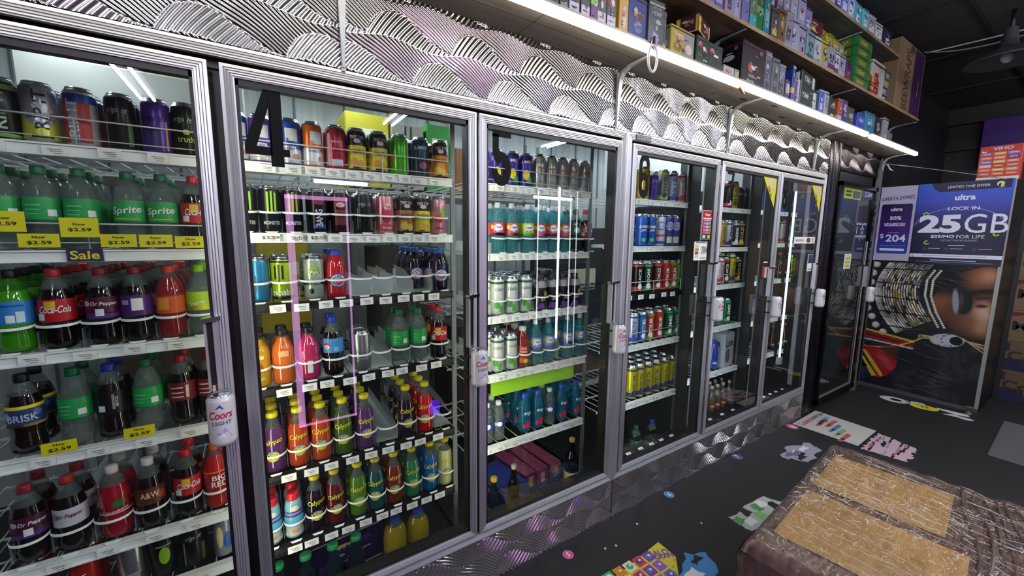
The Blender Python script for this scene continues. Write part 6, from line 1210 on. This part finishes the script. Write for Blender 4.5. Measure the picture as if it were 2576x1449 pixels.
# film body: rounded block with sag between cartons
N1, N2 = 60, 60; R_ = .045
def body(a, c):
    z = TOP
    e = min(a, LX-a, c, LY-c)
    if e < R_: z -= R_-math.sqrt(max(R_*R_-(R_-max(e, 0))**2, 0))
    z -= .012*math.exp(-((c-.52-.06*math.sin(3*a))/.02)**2)+.004*math.sin(c*60+4*math.sin(a*5))*math.exp(-((c-.52)/.10)**2)
    z += .0012*math.sin(a*23+c*70)+.001*math.sin(c*90-a*12)
    return z
vs = []; fs = []
for i in range(N1+1):
    for j in range(N2+1):
        tt = lambda q: .5-.5*math.cos(PI*q)
        a = LX*(.35*tt(i/N1)+.65*i/N1); c = LY*(.35*tt(j/N2)+.65*j/N2); x_, y_ = P(a, c); vs.append((x_, y_, body(a, c)))
for i in range(N1):
    for j in range(N2): k = i*(N2+1)+j; f = (k, k+1, k+N2+2, k+N2+1); fs.append(f if ly < 0 else f[::-1])
b = MB(); b.add(vs, fs, WB, True); m0 = b.build('brown_film', root)
b = MB(); rows_ = 14; per = [(q*LX/30, 0) for q in range(30)]+[(LX, q*LY/30) for q in range(30)]+[(LX-q*LX/30, LY) for q in range(30)]+[(0, LY-q*LY/30) for q in range(30)]
vs = []; n = len(per)
for k in range(rows_+1):
    z = (TOP-R_)*k/rows_
    for q, (a, c) in enumerate(per):
        w_ = .004*math.sin(k*2.1+q*.35)+.003*math.sin(k*5.3-q*.8); nx = (-1 if a == 0 and 0 < c else (1 if a == LX else 0)); ny = (-1 if c == 0 else (1 if c == LY else 0))
        x_, y_ = P(a+nx*w_, c+ny*w_); vs.append((x_, y_, z))
fs = [(k*n+q, k*n+(q+1) % n, (k+1)*n+(q+1) % n, (k+1)*n+q) for k in range(rows_) for q in range(n)]
b.add(vs, fs if ly > 0 else [f[::-1] for f in fs], WB, True); b.build('side_film', root)
for k, (a0, a1, c0_, c1) in enumerate([(.16, .52, .06, .44), (.58, .96, .06, .50), (.10, .42, .68, 1.0), (.50, .90, .70, 1.0)]):
    b = MB(); g = 8; pts = [(a0+(a1-a0)*i/g, c0_+(c1-c0_)*j/g) for i in range(g+1) for j in range(g+1)]
    b.add([P(a, c)+(body(a, c)+.0035,) for a, c in pts], [((i*(g+1)+j, i*(g+1)+j+1, (i+1)*(g+1)+j+1, (i+1)*(g+1)+j) if ly < 0 else (i*(g+1)+j, (i+1)*(g+1)+j, (i+1)*(g+1)+j+1, i*(g+1)+j+1)) for i in range(g) for j in range(g)], CB, True)
    o = b.build('carton_top', root); o['label'] = 'bare tan cardboard between brown bands'
b = MB(); g = 50; pts = [(.03+(LX-.06)*i/g, .03+(LY-.06)*j/g) for i in range(g+1) for j in range(g+1)]
b.add([P(a, c)+(body(a, c)+.008+.0015*math.sin(a*40+c*9),) for a, c in pts], [((i*(g+1)+j, i*(g+1)+j+1, (i+1)*(g+1)+j+1, (i+1)*(g+1)+j) if ly < 0 else (i*(g+1)+j, (i+1)*(g+1)+j, (i+1)*(g+1)+j+1, i*(g+1)+j+1)) for i in range(g) for j in range(g)], FILM, True)
b.build('clear_film', root)
GLINT = milky('film_glint', '#ffffff', '#f0eae0', .75, .12)  # pale tint stands in for light glinting off the film wrinkles
def glint_creases(name, seed, n_long, n_short, r0):
    r = random.Random(seed); b = MB()
    for q in range(n_long):
        a = r.uniform(.05, LX-.05); c = r.uniform(.02, LY-.4); L_ = r.uniform(.15, .45); ph = r.uniform(0, 6); pts = []
        for k in range(9):
            t = k/8; aa = a+.05*t+.003*math.sin(ph+t*9); cc = min(LY-.03, c+L_*t); pts.append(P(aa, cc)+(body(aa, cc)+.0085+.0008*math.sin(ph*3+t*20),))
        b.tube(pts, r0*.6, GLINT, 4)
    for q in range(n_short):
        a = r.triangular(.04, LX-.05, .45); c = min(LY-.08, abs(r.gauss(.02, .28))+.03); L_ = r.uniform(.012, .05); an = r.choice((PI/2, PI/2, 1.3, .2, 0, -.4))+r.uniform(-.35, .35); pts = []; ph = r.uniform(0, 6)
        for k in range(5):
            t = k/4-.5; aa = a+L_*t*math.cos(an)+.003*math.sin(ph+k*1.7); cc = max(.02, c+L_*t*math.sin(an)+.003*math.cos(ph+k*1.3)); pts.append(P(aa, cc)+(body(aa, cc)+.0088,))
        b.tube(pts, r0*r.uniform(.5, 1.2), GLINT, 4)
    o = b.build(name, root); return o
glint_creases('film_crease', 5, 52, 300, .0010)
b = MB()       # gathered folds
for q in range(6):
    pts = []
    for k in range(15):
        a = .08+.92*k/14; c = .52+.06*math.sin(3*a)+.028*(q-2.5)*(1+.25*math.sin(a*7+q)); pts.append(P(a, c)+(body(a, c)+.006+.004*math.sin(a*13+q*2),))
    b.tube(pts, .0045 if q % 2 else .006, WB, 6)
b.build('film_fold', root)
# strap and pencil-like stick on the pallet
b = MB(); p = P(.36, 1.0); b.tube([(p[0], p[1]-.10*ly, TOP+.016), (p[0]+.03, p[1]+.03*ly, TOP+.016)], .007, pc('#c8b43a')); o = b.build('yellow_tool'); o.matrix_world = Matrix.Translation((P0.x, P0.y, 0)) @ Matrix.Rotation(root.rotation_euler.z, 4, 'Z'); tag(o, 'thin yellow and black cutter lying on the pallet top', 'cutter')
# paper scraps
for i, (x_, y_) in enumerate(((1.35, -.15), (1.92, -.30), (1.41, -.165), (1.62, -.12))):
    b = MB(); b.add([(0, 0, 0), (.014, .003, 0), (.011, .012, .002), (.002, .010, .003), (0, 0, .0015), (.014, .003, .0015)], [(0, 1, 2, 3), (3, 2, 5, 4)], pc('#c4c4c0')); o = b.build('paper_scrap'); o.location = (x_, y_, .0006); tag(o, 'tiny white paper scrap on the black floor', 'scrap', 'paper scraps')

# ---------------------------------------------------------------- across the aisle (seen in the glass)
def edge_case(x0, x1, y, z0, z1, c, s, label):
    root = empty('display_case', ((x0+x1)/2, y-.2, z0)); tag(root, label, 'display case'); hx = (x1-x0)/2; H_ = z1-z0
    b = MB(); b.box(-hx, hx, -.2, .19, 0, .04, BLACK); b.box(-hx, hx, -.2, .19, H_-.04, H_, BLACK); b.box(-hx, hx, -.2, -.18, .04, H_-.04, mat('case_back', '#22202a', .5)); b.build('cabinet', root)
    m = mat('case_glow_'+c, c, .5, 0, s); b = MB(); t = .014
    b.box(-hx, -hx+t*3.4, .19, .20, 0, H_, m); b.box(hx-t, hx, .19, .20, 0, H_, m); b.box(-hx, hx, .19, .20, H_-t*2, H_, m); b.box(-hx, hx, .19, .20, 0, t, m); b.build('light_edge', root)
    for k in range(3):
        b = MB(); b.box(-hx+.02, hx-.02, -.17, .17, H_*(k+1)/4-.006, H_*(k+1)/4, mat('case_shelf', '#5a5a66', .3)); b.build('shelf', root)
edge_case(.195, .615, -1.9, .05, 1.80, '#e0a0e4', 5.0, 'glass display case with lilac glowing edges across the aisle')
root = empty('display_case', (2.68, -2.1, 0)); tag(root, 'tall glass display case with white glowing uprights across the aisle', 'display case')
b = MB(); b.box(-.29, .29, -.2, .19, 0, .2, BLACK); b.box(-.29, .29, -.2, .19, 2.03, 2.08, BLACK); b.box(-.29, .29, -.2, -.18, .2, 2.03, mat('case_back')); b.build('cabinet', root)
for x_, w_, z0, z1, s_ in ((.02, .011, .22, 2.03, 16), (-.25, .004, .6, 1.97, 7), (.18, .004, .3, 1.95, 6), (.27, .003, .3, 2.0, 5)):
    b = MB(); b.box(x_-w_, x_+w_, .19, .20, z0, z1, mat('white_upright_%d' % s_, '#f2f6ff', .5, 0, s_)); b.build('light_tube', root)
for k in range(3): b = MB(); b.box(-.28, .28, -.17, .17, .6+.45*k, .606+.45*k, mat('case_shelf')); b.build('shelf', root)
b = MB(); b.lathe([(.02, 0), (.035, .03), (.035, .06), (.02, .09)], mat('violet_neon', '#6a1cff', .5, 0, 5), 20, (.92, -.96, .36)); b.box(.86, .98, -1.02, -.90, 0, .36, BLACK)
tag(b.build('violet_lamp'), 'small violet glowing lamp on a low black plinth near the viewer', 'lamp')
b = MB(); b.box(5.3, 5.8, -3.6, -3.58, 1.98, 2.03, mat('lime_neon', '#b8ff2a', .5, 0, 14)); b.box(5.25, 5.85, -3.63, -3.6, 1.9, 2.1, BLACK); b.box(5.5, 5.6, -3.66, -3.63, 0, 2.1, BLACK)
tag(b.build('lime_sign'), 'lime neon bar sign across the aisle', 'sign')
for i, (x0, x1, c) in enumerate([(2.9, 5.0, '#2a2c32'), (-2.4, -1.0, '#33363c'), (.9, 2.6, '#26282e')]):
    b = MB(); b.box(x0, x1, -4.2, -3.9, 0, 1.7, pc(c, .5)); b.box(x0-.02, x1+.02, -4.22, -3.88, 1.7, 1.74, BLACK)
    for k in range(4): b.box(x0+.03, x1-.03, -3.9, -3.72, .3+.38*k, .32+.38*k, mat('gondola_shelf', '#6a6c70', .4))
    tag(b.build('store_shelving'), 'dark store shelving unit across the aisle, '+['opposite the far doors', 'behind the viewer on the left', 'opposite door 5'][i], 'shelving', 'store shelving across the aisle')
